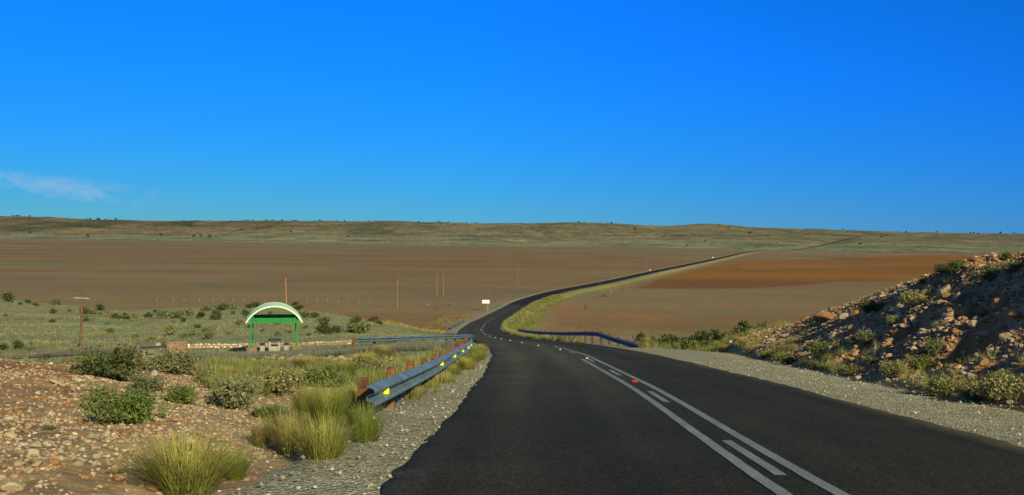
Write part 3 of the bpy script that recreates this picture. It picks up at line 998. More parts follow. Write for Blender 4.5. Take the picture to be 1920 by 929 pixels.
def paint_strip(parts):
    P, Fq, n0 = [], [], 0
    for y0, y1, lat, w in parts:
        Y = np.arange(y0, y1 + .01, .4) if y1 - y0 > .4 else np.array([y0, y1])
        jit = (fbm(Y * 6, Y * 0 + lat, 521, 3) - .5) * .02
        crown = .035 * (1 - (lat / 3.5) ** 2) + .007
        a, b_ = road_pt(Y, lat - w / 2 + jit, crown), road_pt(Y, lat + w / 2 + jit, crown)
        n = len(Y)
        P += [a, b_]
        i = np.arange(n - 1)
        Fq.append(np.stack([n0 + i, n0 + n + i, n0 + n + i + 1, n0 + i + 1], 1))
        n0 += 2 * n
    return np.concatenate(P), np.concatenate(Fq)


marks = [(-20, 38.5, -.235, .13), (-20, 60, .235, .13)]
marks += [(y, y + 2.8, 0.0, .115) for y in (-8, .9, 9.7, 18.3, 27.1, 36.0, 45.0, 54.0, 63, 72)]
marks += [(y, y + 2.8, 0.0, .12) for y in range(84, 165, 9)] + [(165, 268, 0.0, .13)]
marks += [(y, y + 4, 0.0, .14) for y in range(280, 356, 12)]
pc, pf = paint_strip(marks)
tag(link('road_markings', np_mesh('road_markings', pc, pf, None, True, M['paint'])), kind='structure')

# tarred lay-by road at the left, seen behind the near rubble
dv = []
for px, py in [(20, 672), (90, 668), (150, 664), (205, 661)]:
    Yd = 74.0
    p0, p1 = hit(px, py + 2.5, 45), hit(px, py - 3.5, 45)
    dv.append((p0, p1))
P = np.concatenate([[a + C(0, 0, .06) for a, _ in dv], [b_ + C(0, 0, .06) for _, b_ in dv]])
n = len(dv)
# a finely draped strip
us, vs = np.linspace(0, 1, 60), np.linspace(0, 1, 10)
PA, PB = np.array([a for a, _ in dv]), np.array([b_ for _, b_ in dv])
g0 = np.stack([np.interp(us * (n - 1), range(n), PA[:, k]) for k in range(3)], 1)
g1 = np.stack([np.interp(us * (n - 1), range(n), PB[:, k]) for k in range(3)], 1)
G = g0[:, None] * (1 - vs[None, :, None]) + g1[:, None] * vs[None, :, None]
G = G.reshape(-1, 3)
G[:, 2] = height(G[:, 0], G[:, 1]) + .07
idx = np.arange(600).reshape(60, 10)
f = np.stack([idx[:-1, :-1], idx[:-1, 1:], idx[1:, 1:], idx[1:, :-1]], -1).reshape(-1, 4)
tag(link('access_road', np_mesh('access_road', G, f, np.broadcast_to(C(.24, .20, .15), (600, 3)), True, M['asphalt'])), kind='structure')

# ------------------------------------------------------------------ stones
def ico_proto(sub, seed):
    bm = bmesh.new()
    bmesh.ops.create_icosphere(bm, subdivisions=sub, radius=0.5)
    rr = np.random.default_rng(seed)
    co = np.array([v.co for v in bm.verts])
    fc = np.array([[v.index for v in f.verts] for f in bm.faces])
    bm.free()
    for _ in range(10):
        n_ = rr.normal(size=3)
        n_ /= np.linalg.norm(n_)
        c_ = rr.uniform(.22, .42)
        d_ = co @ n_
        co = co - np.outer(np.maximum(d_ - c_, 0), n_)
    co *= rr.uniform(.85, 1.2, 3)
    return co * 1.2, fc


ICO1 = [ico_proto(1, 900 + i) for i in range(8)]
ICO2 = [ico_proto(2, 950 + i) for i in range(8)]


def rand_rot(n):
    q = RNG.normal(size=(n, 4))
    q /= np.linalg.norm(q, axis=1)[:, None]
    w, x, y, z = q.T
    return np.stack([np.stack([1 - 2 * (y * y + z * z), 2 * (x * y - z * w), 2 * (x * z + y * w)], -1),
                     np.stack([2 * (x * y + z * w), 1 - 2 * (x * x + z * z), 2 * (y * z - x * w)], -1),
                     np.stack([2 * (x * z - y * w), 2 * (y * z + x * w), 1 - 2 * (x * x + y * y)], -1)], 1)


PALE = [C(.43, .34, .24), C(.43, .31, .205), C(.40, .255, .155), C(.37, .20, .105), C(.40, .33, .25), C(.36, .28, .20), C(.50, .43, .32)]


def stone_field(pos, size, protos, palette, flat=.7):
    """merge many stones into one mesh; returns verts, faces, colours"""
    V, Fc, Cc, n0 = [], [], [], 0
    pick = RNG.integers(0, len(protos), len(pos))
    pal = np.array(palette)
    for k, (co, fc) in enumerate(protos):
        ii = np.nonzero(pick == k)[0]
        if not len(ii):
            continue
        R_ = rand_rot(len(ii))
        an = RNG.uniform(.7, 1.3, (len(ii), 1, 3))
        v = np.einsum('nij,nkj->nki', R_, co[None] * an) * size[ii][:, None, None]
        v[:, :, 2] *= flat
        v += pos[ii][:, None, :]
        V.append(v.reshape(-1, 3))
        m = len(co)
        Fc.append((fc[None] + (n0 + np.arange(len(ii)) * m)[:, None, None]).reshape(-1, 3))
        n0 += m * len(ii)
        cc = pal[RNG.integers(0, len(pal), len(ii))] * RNG.uniform(.7, 1.2, (len(ii), 1))
        Cc.append(np.repeat(cc, m, 0))
    return np.concatenate(V), np.concatenate(Fc), np.clip(np.concatenate(Cc), .02, .9)


def rubble(name, X, Y, size, protos, pal, sink=.1):
    Z = height(X, Y) + size * sink
    v, f_, c_ = stone_field(np.stack([X, Y, Z], 1), size, protos, pal)
    o = link(name, np_mesh(name, v, f_, c_, False, M['stone']))
    tag(o, kind='stuff')
    return o


def keep_left(X, Y):
    lat = (X - road_x(Y)) * road_cos(Y)[0]
    return lat < -(RHW + 1.25 + .5 * vnoise(X * 2, Y * 2, 7))


n = 80000
Y = RNG.uniform(5.5, 34, n)
X = RNG.uniform(-17, -1.0, n)
dens = sst(.30, .62, fbm(X * .55, Y * .55, 601, 4)) * (1 - sst(25, 34, Y))
k = keep_left(X, Y) & (np.abs(X) < Y * .56 + .3) & (RNG.random(n) < .25 + .75 * dens)
X, Y = X[k], Y[k]
sz = .02 + .042 * RNG.random(len(X)) ** 2.0
big = RNG.random(len(X)) < .05
sz = np.where(big, sz * 1.6, sz)
rubble('rubble', X[~big], Y[~big], sz[~big], ICO1, PALE)
rubble('rubble', X[big], Y[big], sz[big], ICO2, PALE)

n = 85000
Y = RNG.uniform(9, 58, n)
X = SHL_R(Y) + RNG.uniform(-.3, 12, n) ** 1.0
bmk = bank_mask(X, Y)
dens = sst(.34, .6, fbm(X * .4, Y * .4, 611, 4))
k = (X < Y * .53 + .4) & (RNG.random(n) < (.45 + .55 * dens) * np.clip(bmk + .12, 0, 1))
X, Y = X[k], Y[k]
sz = .045 + .11 * RNG.random(len(X)) ** 2.2
big = RNG.random(len(X)) < .05
sz = np.where(big, sz * 1.6 + .03, sz)
BPAL = [C(.54, .44, .31), C(.46, .30, .175), C(.44, .22, .11), C(.38, .20, .105), C(.30, .155, .075), C(.40, .28, .17), C(.48, .38, .26), C(.26, .16, .09)]
rubble('rubble', X[~big], Y[~big], sz[~big], ICO1, BPAL)
rubble('rubble', X[big], Y[big], sz[big], ICO2, BPAL)

# loose chips on the gravel shoulders
n = 5200
Y = RNG.uniform(6, 40, n)
side = RNG.random(n) < .5
lat = np.where(side, -RHW - 1.75 * RNG.random(n) ** 1.2 + .3 * RNG.random(n) ** 2, RHW + RNG.uniform(0, 1, n) * (SHL_R(Y) - road_x(Y) - RHW))
P = np.array(road_pt(Y, lat, -.02))
v, f_, c_ = stone_field(P, .012 + .04 * RNG.random(n) ** 3, ICO1, [C(.42, .38, .30), C(.34, .30, .23), C(.5, .46, .38), C(.26, .23, .18)])
tag(link('loose_chippings', np_mesh('loose_chippings', v, f_, c_, False, M['stone'])), kind='stuff')

# single boulders and larger stones
ROCK_ME = []
for i in range(10):
    co, fc = ico_proto(3, 970 + i)
    co = co + ((fbm(co[:, 0] * 6 + i, co[:, 1] * 6 + co[:, 2] * 5, 620 + i, 3) - .5) * .08)[:, None] * co
    for pal_i, colr in enumerate([C(.42, .33, .22), C(.34, .175, .08), C(.31, .245, .17)]):
        ROCK_ME.append(np_mesh('rock', co, fc, np.broadcast_to(colr * RNG.uniform(.85, 1.1), (len(co), 3)), False, M['stone']))


def rock(x, y, z, w, h, tone, label, group=None, name='rock', d=None):
    o = link(name, ROCK_ME[RNG.integers(0, 10) * 3 + tone])
    o.location = (x, y, z + h * .28)
    o.scale = (w, d or w * RNG.uniform(.75, 1.1), h)
    o.rotation_euler = (RNG.uniform(-.3, .3), RNG.uniform(-.3, .3), RNG.uniform(0, 6.3))
    return tag(o, label, 'rock', group)


def rock_px(px, py, wpx, hpx, tone, label, group=None):
    p = hit(px, py)
    s_ = p[1] / F
    return rock(p[0], p[1], p[2], wpx * s_, hpx * s_, tone, label, group)


rock_px(1583, 600, 25, 20, 0, 'pale cream boulder on the lower skyline of the right-hand cutting')
rock_px(1550, 604, 42, 26, 1, 'broad pinkish boulder beside the pale one on the skyline of the cutting')
rock_px(1600, 596, 26, 18, 1, 'reddish block just uphill of the pale skyline boulder')
rock_px(1770, 556, 26, 34, 0, 'upright tan slab standing out of the upper cutting face')
rock_px(1803, 562, 26, 26, 2, 'greyish slab leaning beside the upright tan slab of the cutting')
rock_px(1874, 580, 36, 36, 1, 'large orange block high in the shaded right part of the cutting')
rock_px(1845, 590, 22, 36, 1, 'narrow orange rock left of the large orange block')
rock_px(1895, 560, 26, 14, 1, 'orange rock ledge above the large orange block near the right edge')
rock_px(1688, 580, 22, 14, 2, 'small pale rock in the scrub under the middle of the cutting')
rock_px(1646, 640, 14, 20, 0, 'thin pale rock standing at the foot of the dark ledge')
rock_px(1905, 595, 28, 14, 1, 'tilted brown slab at the right edge of the cutting')
nrk = 0
while nrk < 55:
    px, py = RNG.uniform(1400, 1915), RNG.uniform(480, 720)
    p = hit(px, py)
    if bank_mask(np.array([p[0]]), np.array([p[1]]))[0] < .6 or p[1] > 60:
        continue
    w = RNG.uniform(.13, .29)
    rock(p[0], p[1], p[2], w, w * RNG.uniform(.5, .9), int(RNG.integers(0, 3)), 'angular rock lying among the rubble on the right-hand cutting slope', 'rocks on the cutting slope')
    nrk += 1
rock_px(108, 722, 26, 12, 0, 'pale flat stone on the red rubble mound at the left')
rock_px(288, 704, 16, 12, 0, 'white stone beside the bare dirt patch behind the big left bush')
rock_px(22, 920, 34, 26, 0, 'large whitish stone in the bottom left corner')
rock_px(70, 840, 30, 20, 2, 'grey stone among the rubble at the lower left edge')
for i in range(85):
    px, py = RNG.uniform(0, 430), RNG.uniform(735, 925)
    p = hit(px, py, 5.5)
    if not keep_left(p[:1], p[1:2])[0] or p[1] > 30:
        continue
    w = RNG.uniform(.06, .115)
    rock(p[0], p[1], p[2], w, w * .65, int(RNG.integers(0, 3)), 'fist to head sized stone in the rubble at the lower left', 'larger stones in the left rubble')
for i in range(64):
    px = 350 + i * 5.2 + RNG.uniform(-2, 2)
    py = 673 + (px - 350) * .01 + RNG.uniform(-4, 4)
    p = hit(px, py)
    w = RNG.uniform(.25, .55)
    rock(p[0], p[1], p[2], w, w * .55, int(RNG.integers(0, 2)) * 2, 'stone in the rough row edging the lay-by before the picnic shelter', 'stones edging the lay-by')
for i in range(9):
    px, py = RNG.uniform(262, 305), RNG.uniform(664, 676)
    p = hit(px, py)
    w = RNG.uniform(.3, .6)
    rock(p[0], p[1], p[2], w, w * .5, 0, 'pale stone in the heap in front of the dark slab', 'stones heaped by the slab')

# ------------------------------------------------------------------ grass and bushes
GREEN, STRAW, OLIVE, GREY, YGREEN = C(.15, .20, .042), C(.43, .36, .14), C(.215, .225, .075), C(.27, .285, .185), C(.29, .31, .07)


def tuft(seed, n, spread, lean, base, tip, wid=.012, seg=3, hv=.45):
    """a tussock of unit height: blades curving outwards"""
    rr = np.random.default_rng(seed)
    a = rr.uniform(0, 2 * np.pi, n)
    r0 = spread * .35 * np.sqrt(rr.random(n))
    hgt = 1 - hv * rr.random(n)
    ln = lean * rr.random(n) ** .8 + .05
    bend = rr.uniform(.2, 1.0, n)
    da = a + rr.normal(0, .5, n)
    w = wid * rr.uniform(.6, 1.3, n)
    V, Fq, Cc = [], [], []
    tv = np.linspace(0, 1, seg + 1)
    mixv = rr.random(n)
    for j, t in enumerate(tv):
        out = r0 + ln * (t * .55 + bend * .6 * t * t)
        zc = hgt * (t - .22 * bend * ln * t * t * 1.6)
        cx = np.cos(a) * r0 + np.cos(da) * (out - r0)
        cy = np.sin(a) * r0 + np.sin(da) * (out - r0)
        ww = w * (1 - .85 * t)
        px_, py_ = -np.sin(da) * ww, np.cos(da) * ww
        V.append(np.stack([np.stack([cx - px_, cy - py_, zc], -1), np.stack([cx + px_, cy + py_, zc], -1)], 1))
        cc = base[None] * (1 - t) + tip[None] * t
        cc = cc * (.75 + .5 * mixv[:, None])
        Cc.append(np.stack([cc, cc], 1))
    V = np.stack(V, 1)          # n, seg+1, 2, 3
    Cc = np.stack(Cc, 1)
    m = (seg + 1) * 2
    q = np.array([[2 * j, 2 * j + 1, 2 * j + 3, 2 * j + 2] for j in range(seg)])
    Fq = (q[None] + (np.arange(n) * m)[:, None, None]).reshape(-1, 4)
    return V.reshape(-1, 3), Fq, Cc.reshape(-1, 3)


def grass_field(name, X, Y, hgt, protos, lab=None, Z=None, hue=None):
    if Z is None:
        Z = height(X, Y)
    pos = np.stack([X, Y, Z - .02], 1)
    pick = RNG.integers(0, len(protos), len(X))
    V, Fc, Cc, n0 = [], [], [], 0
    for k, (co, fc, cc) in enumerate(protos):
        ii = np.nonzero(pick == k)[0]
        if not len(ii):
            continue
        a = RNG.uniform(0, 6.28, len(ii))
        ca, sa = np.cos(a)[:, None], np.sin(a)[:, None]
        h_ = hgt[ii][:, None]
        wd = h_ * RNG.uniform(.8, 1.3, (len(ii), 1))
        v = np.stack([(co[None, :, 0] * ca - co[None, :, 1] * sa) * wd, (co[None, :, 0] * sa + co[None, :, 1] * ca) * wd,
                      co[None, :, 2] * h_], -1) + pos[ii][:, None, :]
        V.append(v.reshape(-1, 3))
        m = len(co)
        Fc.append((fc[None] + (n0 + np.arange(len(ii)) * m)[:, None, None]).reshape(-1, 4))
        n0 += m * len(ii)
        f_ = RNG.uniform(.75, 1.25, (len(ii), 1, 1)) if hue is None else hue[ii][:, None, :] * RNG.uniform(.8, 1.2, (len(ii), 1, 1))
        Cc.append((cc[None] * f_).reshape(-1, 3))
    o = link(name, np_mesh(name, np.concatenate(V), np.concatenate(Fc), np.clip(np.concatenate(Cc), .01, .8), True, M['grass']))
    return tag(o, kind='stuff')


def protos(seed, n, spread, lean, pairs, wid, seg=2, k=6):
    return [tuft(seed + i, n, spread, lean, *pairs[i % len(pairs)], wid=wid, seg=seg) for i in range(k)]


P_FAR = protos(1000, 9, .9, .7, [(OLIVE * 1.2, GREY * 1.2), (GREY, GREY * 1.35), (OLIVE * 1.2, STRAW)], .05, 1)
P_MID = protos(1020, 22, .8, .75, [(OLIVE, STRAW), (GREEN, OLIVE), (GREY, STRAW * .8), (GREEN, YGREEN)], .022, 2)
P_VERGE = protos(1040, 26, .7, .7, [(GREEN, C(.25, .29, .09)), (OLIVE, C(.27, .30, .10)), (OLIVE, C(.36, .33, .15))], .022, 2)
P_GREY = protos(1060, 20, .8, .6, [(C(.17, .18, .10), C(.25, .245, .19)), (GREY * .8, C(.28, .27, .21))], .022, 2)
P_DRY = protos(1080, 24, .7, .7, [(OLIVE, STRAW), (STRAW * .7, STRAW * 1.1), (GREEN, STRAW)], .018, 2)


def latof(X, Y):
    return (X - road_x(Y)) * road_cos(Y)[0]


def sample(n, y0, y1, t0, t1, p=1.0):
    Y = y0 + (y1 - y0) * RNG.random(n) ** p
    X = Y * RNG.uniform(t0, t1, n)
    return X, Y


RUB = [(100, 815), (300, 742), (430, 752), (640, 726), (668, 742), (600, 790), (470, 850), (380, 929), (0, 929)]


def off_rubble(X, Y):
    px, py = project(X, Y, height(X, Y))
    return ~poly_mask(px + (vnoise(X * 2, Y * 2, 741) - .5) * 30, py, RUB)


# A: low grey-green karoo grass over the rise and the terrace
X, Y = sample(26000, 62, 270, -.53, -.03, .85)
d8 = np.interp(X / Y, TS, SD[:, 8])
nn = fbm(X * .12, Y * .12, 701, 4)
k = (Y < d8 * .93) & (latof(X, Y) < -6) & (RNG.random(len(X)) < sst(.34, .6, nn))
X, Y = X[k], Y[k]
grass_field('grass', X, Y, RNG.uniform(.16, .42, len(X)), P_FAR)
# B: knee high grass between the rubble and the lay-by
X, Y = sample(3600, 24, 47, -.52, -.02)
nn = fbm(X * .3, Y * .3, 705, 4)
k = off_rubble(X, Y) & (latof(X, Y) < -5.2) & (RNG.random(len(X)) < sst(.40, .62, nn))
X, Y = X[k], Y[k]
grass_field('grass', X, Y, RNG.uniform(.16, .40, len(X)), P_MID)
# B2: dense green belt seen left of the guardrail
X, Y = sample(2600, 19, 36, -.28, -.06)
k = off_rubble(X, Y) & (latof(X, Y) < -4.9) & (RNG.random(len(X)) < sst(.42, .60, fbm(X * .5, Y * .5, 707, 4)))
X, Y = X[k], Y[k]
grass_field('grass', X, Y, RNG.uniform(.2, .5, len(X)), P_VERGE)
# G: greyish seeding grass in front of the shelter
X, Y = sample(8500, 54, 76, -.31, -.045)
k = (latof(X, Y) < -6) & (RNG.random(len(X)) < .35 + .65 * sst(.4, .55, fbm(X * .3, Y * .3, 709, 3)))
X, Y = X[k], Y[k]
grass_field('grass', X, Y, RNG.uniform(.25, .48, len(X)), P_GREY)
# E: verge between shoulder and guardrail
Y = RNG.uniform(15, 52, 1300)
lat = -RHW - RNG.uniform(.75, 2.8, 1300)
k = RNG.random(1300) < sst(.42, .6, fbm(Y * .6, lat, 711, 3)) * np.clip((-lat - RHW - .6) * 1.1, 0, 1)
Y, lat = Y[k], lat[k]
P = np.array(road_pt(Y, lat))
grass_field('grass', P[:, 0], P[:, 1], RNG.uniform(.15, .5, len(Y)), P_VERGE + P_DRY, Z=np.minimum(height(P[:, 0], P[:, 1]), P[:, 2] - .05))
# D: lush verge on the inside of the bend
Y = RNG.uniform(84, 420, 9000) 
lat = RHW + .55 + RNG.random(9000) ** 1.3 * np.where(Y < 200, 9.0, 6.0)
k = RNG.random(9000) < sst(.30, .5, fbm(Y * .2, lat * .4, 713, 3)) * np.where(Y < 130, (lat > 4.3) * .8, 1.0)
Y, lat = Y[k], lat[k]
P = np.array(road_pt(Y, lat))
grass_field('grass', P[:, 0], P[:, 1], RNG.uniform(.35, .95, len(Y)), P_VERGE)
Y = RNG.uniform(92, 168, 2600)
lat = RHW + .35 + RNG.random(2600) * .55
k = RNG.random(2600) < (.25 + .75 * sst(.34, .46, fbm(Y * .12, Y * 0, 714, 3))) * sst(92, 112, Y)
P = np.array(road_pt(Y[k], lat[k]))
grass_field('grass', P[:, 0], P[:, 1], RNG.uniform(.5, .85, k.sum()), P_VERGE + P_DRY)
# D2: straw coloured grass left of the bend
Y = RNG.uniform(150, 330, 4200)
lat = -RHW - 1.9 - RNG.random(4200) ** 1.2 * 14
k = RNG.random(4200) < sst(.38, .55, fbm(Y * .15, lat * .3, 715, 3))
P = np.array(road_pt(Y[k], lat[k]))
grass_field('grass', P[:, 0], P[:, 1], RNG.uniform(.25, .6, k.sum()), P_DRY)
# C: along the foot of the cutting and over it
Y = RNG.uniform(11, 62, 3600)
X = SHL_R(Y) + .35 + RNG.random(3600) ** 2.2 * 7
k = (X < Y * .54) & (RNG.random(3600) < sst(.44, .62, fbm(X * .5, Y * .5, 717, 3)) * np.where(X - SHL_R(Y) < 1.6, .8, .3))
X, Y = X[k], Y[k]
grass_field('grass', X, Y, RNG.uniform(.14, .36, len(X)), P_DRY + P_MID)
# F: rough grass past the right guardrail
X, Y = sample(3600, 57, 84, .085, .26)
k = (latof(X, Y) > 5.3 + .02 * (84 - Y)) & (RNG.random(len(X)) < sst(.33, .5, fbm(X * .35, Y * .35, 719, 3)))
X, Y = X[k], Y[k]
grass_field('grass', X, Y, RNG.uniform(.2, .5, len(X)), P_DRY + P_VERGE)
# thin grass on the near rim of the pan
X, Y = sample(5000, 270, 420, -.22, .30)
d8 = np.interp(X / Y, TS, SD[:, 8])
k = (np.abs(latof(X, Y)) > 7) & (RNG.random(len(X)) < sst(.52, .66, fbm(X * .05, Y * .08, 721, 3)) * (1 - sst(1.0, 1.3, Y / d8)))
X, Y = X[k], Y[k]
grass_field('grass', X, Y, RNG.uniform(.2, .5, len(X)), P_DRY)


def bush_mesh(name, seed, nleaf, leaf, cols, hw=.75, lobes=9, lean=0.0):
    """unit-wide shrub: leaf-sized faces through several uneven lobes"""
    rr = np.random.default_rng(seed)
    cen = np.stack([rr.normal(0, .21, lobes), rr.normal(0, .21, lobes), rr.uniform(.22, .72, lobes) * hw], 1)
    rad = rr.uniform(.13, .27, lobes)
    w = rad ** 2
    li = rr.choice(lobes, nleaf, p=w / w.sum())
    d_ = rr.normal(size=(nleaf, 3))
    d_ /= np.linalg.norm(d_, axis=1)[:, None]
    rr_ = rad[li] * rr.uniform(.35, 1.12, nleaf)
    p = cen[li] + d_ * rr_[:, None] * np.array([1, 1, .85 * min(1.2, hw / .6)])
    nt_ = 26 if nleaf > 1000 else 10
    ta, te = rr.uniform(0, 2 * np.pi, nt_), rr.uniform(.25, 1.45, nt_)
    tl = rr.uniform(.42, .68, nt_)
    td = np.stack([np.cos(ta) * np.cos(te), np.sin(ta) * np.cos(te), np.sin(te) * hw * 1.35], 1) * tl[:, None]
    tw = rr.random(nleaf) < .42
    ti = rr.integers(0, nt_, nleaf)
    f_ = rr.uniform(.25, 1.0, nleaf) ** .8
    pt = td[ti] * f_[:, None] + rr.normal(0, .028, (nleaf, 3)) * (1.35 - f_)[:, None] + np.array([0, 0, .02])
    p = np.where(tw[:, None], pt, p)
    p[:, 2] = np.abs(p[:, 2]) * .98 + .01
    # leaf frames
    u = rr.normal(size=(nleaf, 3)) + d_ * .8 + np.array([0, 0, .5])
    u /= np.linalg.norm(u, axis=1)[:, None]
    v = np.cross(u, rr.normal(size=(nleaf, 3)))
    v /= np.linalg.norm(v, axis=1)[:, None]
    L = leaf * rr.uniform(.6, 1.4, nleaf)[:, None]
    W = L * .32
    q = np.stack([p - v * W * .3, p + u * L * .5 - v * W, p + u * L, p + u * L * .5 + v * W], 1)
    fc = np.arange(nleaf * 4).reshape(-1, 4)
    pal = np.array(cols)
    cc = pal[rr.integers(0, len(pal), lobes)][li] * rr.uniform(.7, 1.35, (nleaf, 1))
    return np_mesh(name, q.reshape(-1, 3), fc, np.repeat(cc, 4, 0), True, M['leaf'])


def stems_mesh(seed, n=9, hw=.75):
    rr = random.Random(seed)
    mb = MB()
    n = 16
    for i in range(n):
        a, l_ = rr.uniform(0, 6.28), rr.uniform(.15, .5)
        h_ = rr.uniform(.35, .95) * hw
        mb.cyl((rr.uniform(-.05, .05), rr.uniform(-.05, .05), -.03), (math.cos(a) * l_, math.sin(a) * l_, h_), .012, .004, 5)
    me = bpy.data.meshes.new('stem')
    mb.bm.to_mesh(me)
    mb.bm.free()
    me.materials.append(M['bark'])
    return me


DARK = [C(.075, .095, .035), C(.095, .11, .042), C(.06, .08, .032), C(.12, .125, .055)]
GREYG = [C(.16, .18, .09), C(.185, .195, .11), C(.14, .16, .075), C(.22, .21, .11)]
LIVEG = [C(.13, .18, .045), C(.16, .20, .06), C(.11, .15, .04), C(.21, .22, .085)]
DRYB = [C(.27, .245, .115), C(.23, .215, .09), C(.19, .20, .075), C(.32, .28, .14)]
FAR_B = {t: [bush_mesh('shrub', 2000 + 20 * j + i, 380, .13, cols, .62) for i in range(5)] for j, (t, cols) in enumerate([('dark', DARK), ('grey', GREYG), ('live', LIVEG), ('dry', DRYB)])}
NEAR_B = {t: [bush_mesh('foliage', 2200 + 20 * j + i, 3000, .062, [c_ * 1.12 for c_ in cols], .75, 14) for i in range(3)] for j, (t, cols) in enumerate([('dark', DARK), ('grey', GREYG), ('live', LIVEG), ('dry', DRYB)])}
STEMS = [stems_mesh(i) for i in range(3)]


def shrub(px, py, wpx, kind, label, group=None, hpx=None, Y=None):
    p = hit(px, py) if Y is None else np.array([ray(px, py)[0] * Y, Y, gz(ray(px, py)[0] * Y, Y)])
    w = wpx * p[1] / F * 1.12
    h_ = w if hpx is None else hpx * p[1] / F / .62
    o = link('shrub', FAR_B[kind][RNG.integers(0, 5)])
    o.location = (p[0], p[1], p[2] - .04)
    o.scale = (w, w, h_)
    o.rotation_euler.z = RNG.uniform(0, 6.28)
    return tag(o, label, 'shrub', group)


def big_bush(px, py, wpx, hpx, kind, label, Y=None, name='bush'):
    p = hit(px, py) if Y is None else np.array([ray(px, py)[0] * Y, Y, gz(ray(px, py)[0] * Y, Y)])
    s_ = p[1] / F
    e = empty(name, (p[0], p[1], p[2] - .03), RNG.uniform(0, 6.28))
    e.scale = (wpx * s_, wpx * s_, hpx * s_ / .75)
    tag(e, label, 'bush')
    link('foliage', NEAR_B[kind][RNG.integers(0, 3)], e)
    link('stem', STEMS[RNG.integers(0, 3)], e)
    return e


# shrubs over the grassy rise
CREST_L = [(15, 566, 25), (38, 572, 8), (54, 569, 11), (68, 574, 10), (107, 572, 17), (99, 588, 13), (131, 585, 9), (10, 594, 11), (97, 605, 11), (163, 589, 19),
           (177, 589, 11), (189, 583, 20), (187, 591, 10), (202, 588, 9), (163, 603, 19), (219, 600, 19), (236, 592, 9), (236, 600, 13), (253, 599, 17)]
for px, py, w in CREST_L:
    shrub(px, py, w, RNG.choice(['dark', 'grey']), 'small dark shrub on the grassy rise around the wooden pole with the pale crossarm', 'shrubs on the left end of the rise')
CREST_M = [(279, 597, 17), (307, 596, 26), (332, 597, 24), (354, 592, 20), (326, 606, 9), (389, 584, 19), (416, 584, 21), (438, 580, 15), (407, 592, 17), (377, 597, 19),
           (404, 600, 20), (437, 590, 11), (448, 610, 18), (291, 586, 9), (461, 593, 18), (479, 576, 16), (506, 590, 10), (518, 610, 15), (345, 604, 13), (425, 578, 13), (465, 578, 12)]
for px, py, w in CREST_M:
    shrub(px, py, w, RNG.choice(['dark', 'grey', 'dark']), 'dark round shrub on the crest of the rise left of and behind the arched shelter', 'shrubs on the crest behind the shelter')
LOW_M = [(206, 624, 16), (317, 621, 21), (317, 632, 29), (253, 635, 15), (281, 641, 17), (345, 634, 15), (307, 647, 14), (370, 615, 13), (389, 624, 19), (389, 636, 22),
         (360, 633, 21), (468, 615, 11), (201, 608, 7), (521, 630, 13), (541, 625, 13), (430, 628, 10), (492, 622, 9)]
for px, py, w in LOW_M:
    shrub(px, py, w, RNG.choice(['dark', 'live', 'grey']), 'low green shrub on the slope below the crest, level with the shelter posts', 'shrubs on the lower slope of the rise')
RIGHT_M = [(557, 583, 17), (571, 596, 19), (588, 596, 17), (600, 603, 11), (570, 618, 11), (579, 630, 9), (616, 628, 17), (696, 606, 19), (713, 609, 13), (552, 573, 11)]
for px, py, w in RIGHT_M:
    shrub(px, py, w, 'dark', 'dark shrub on the rise between the shelter and the large double bush', 'shrubs right of the shelter')
shrub(607, 613, 25, 'dark', 'upper round bush of the stacked pair right of the shelter')
shrub(604, 626, 27, 'dark', 'lower round bush of the stacked pair right of the shelter')
shrub(630, 628, 26, 'dark', 'bush touching the right side of the stacked pair right of the shelter')
shrub(665, 608, 23, 'dark', 'upper bush of the large clump at the right foot of the rise')
shrub(668, 625, 34, 'live', 'widest green bush of the large clump at the right foot of the rise', hpx=26)
shrub(682, 622, 24, 'dark', 'dark bush at the right side of the large clump at the foot of the rise')
for px, py, w, kd, lb in [(36, 655, 27, 'dark', 'wide dark bush near the left edge behind the red rubble mound'), (8, 656, 19, 'dark', 'dark bush cut by the left edge of the picture'),
                          (58, 658, 15, 'grey', 'grey shrub right of the wide dark bush near the left edge'), (135, 658, 10, 'grey', 'tiny shrub left of the foot of the near wooden pole'),
                          (82, 676, 17, 'dark', 'round dark bush at the near edge of the access road'), (96, 642, 9, 'live', 'small green shrub alone on the lower grass at the left'),
                          (59, 647, 11, 'live', 'flat green shrub on the lower grass near the left edge')]:
    shrub(px, py, w, kd, lb)
# row beyond the right shoulder
for px, py, w, Y in [(1203, 647, 22, 74), (1222, 650, 18, 70), (1240, 644, 26, 76), (1259, 652, 22, 69), (1278, 647, 20, 74), (1304, 652, 26, 70), (1321, 651, 26, 72), (1347, 654, 26, 70),
                     (1367, 654, 22, 69), (1392, 655, 30, 70), (1410, 655, 20, 69), (1290, 656, 20, 66), (1330, 657, 18, 65), (1425, 650, 20, 66)]:
    shrub(px, py, w * 1.3, RNG.choice(['dark', 'dark', 'dark']), 'dark green shrub in the row behind the gravel shoulder right of the road', 'shrubs in the row behind the right shoulder', Y=Y - 6, hpx=w * 1.2)
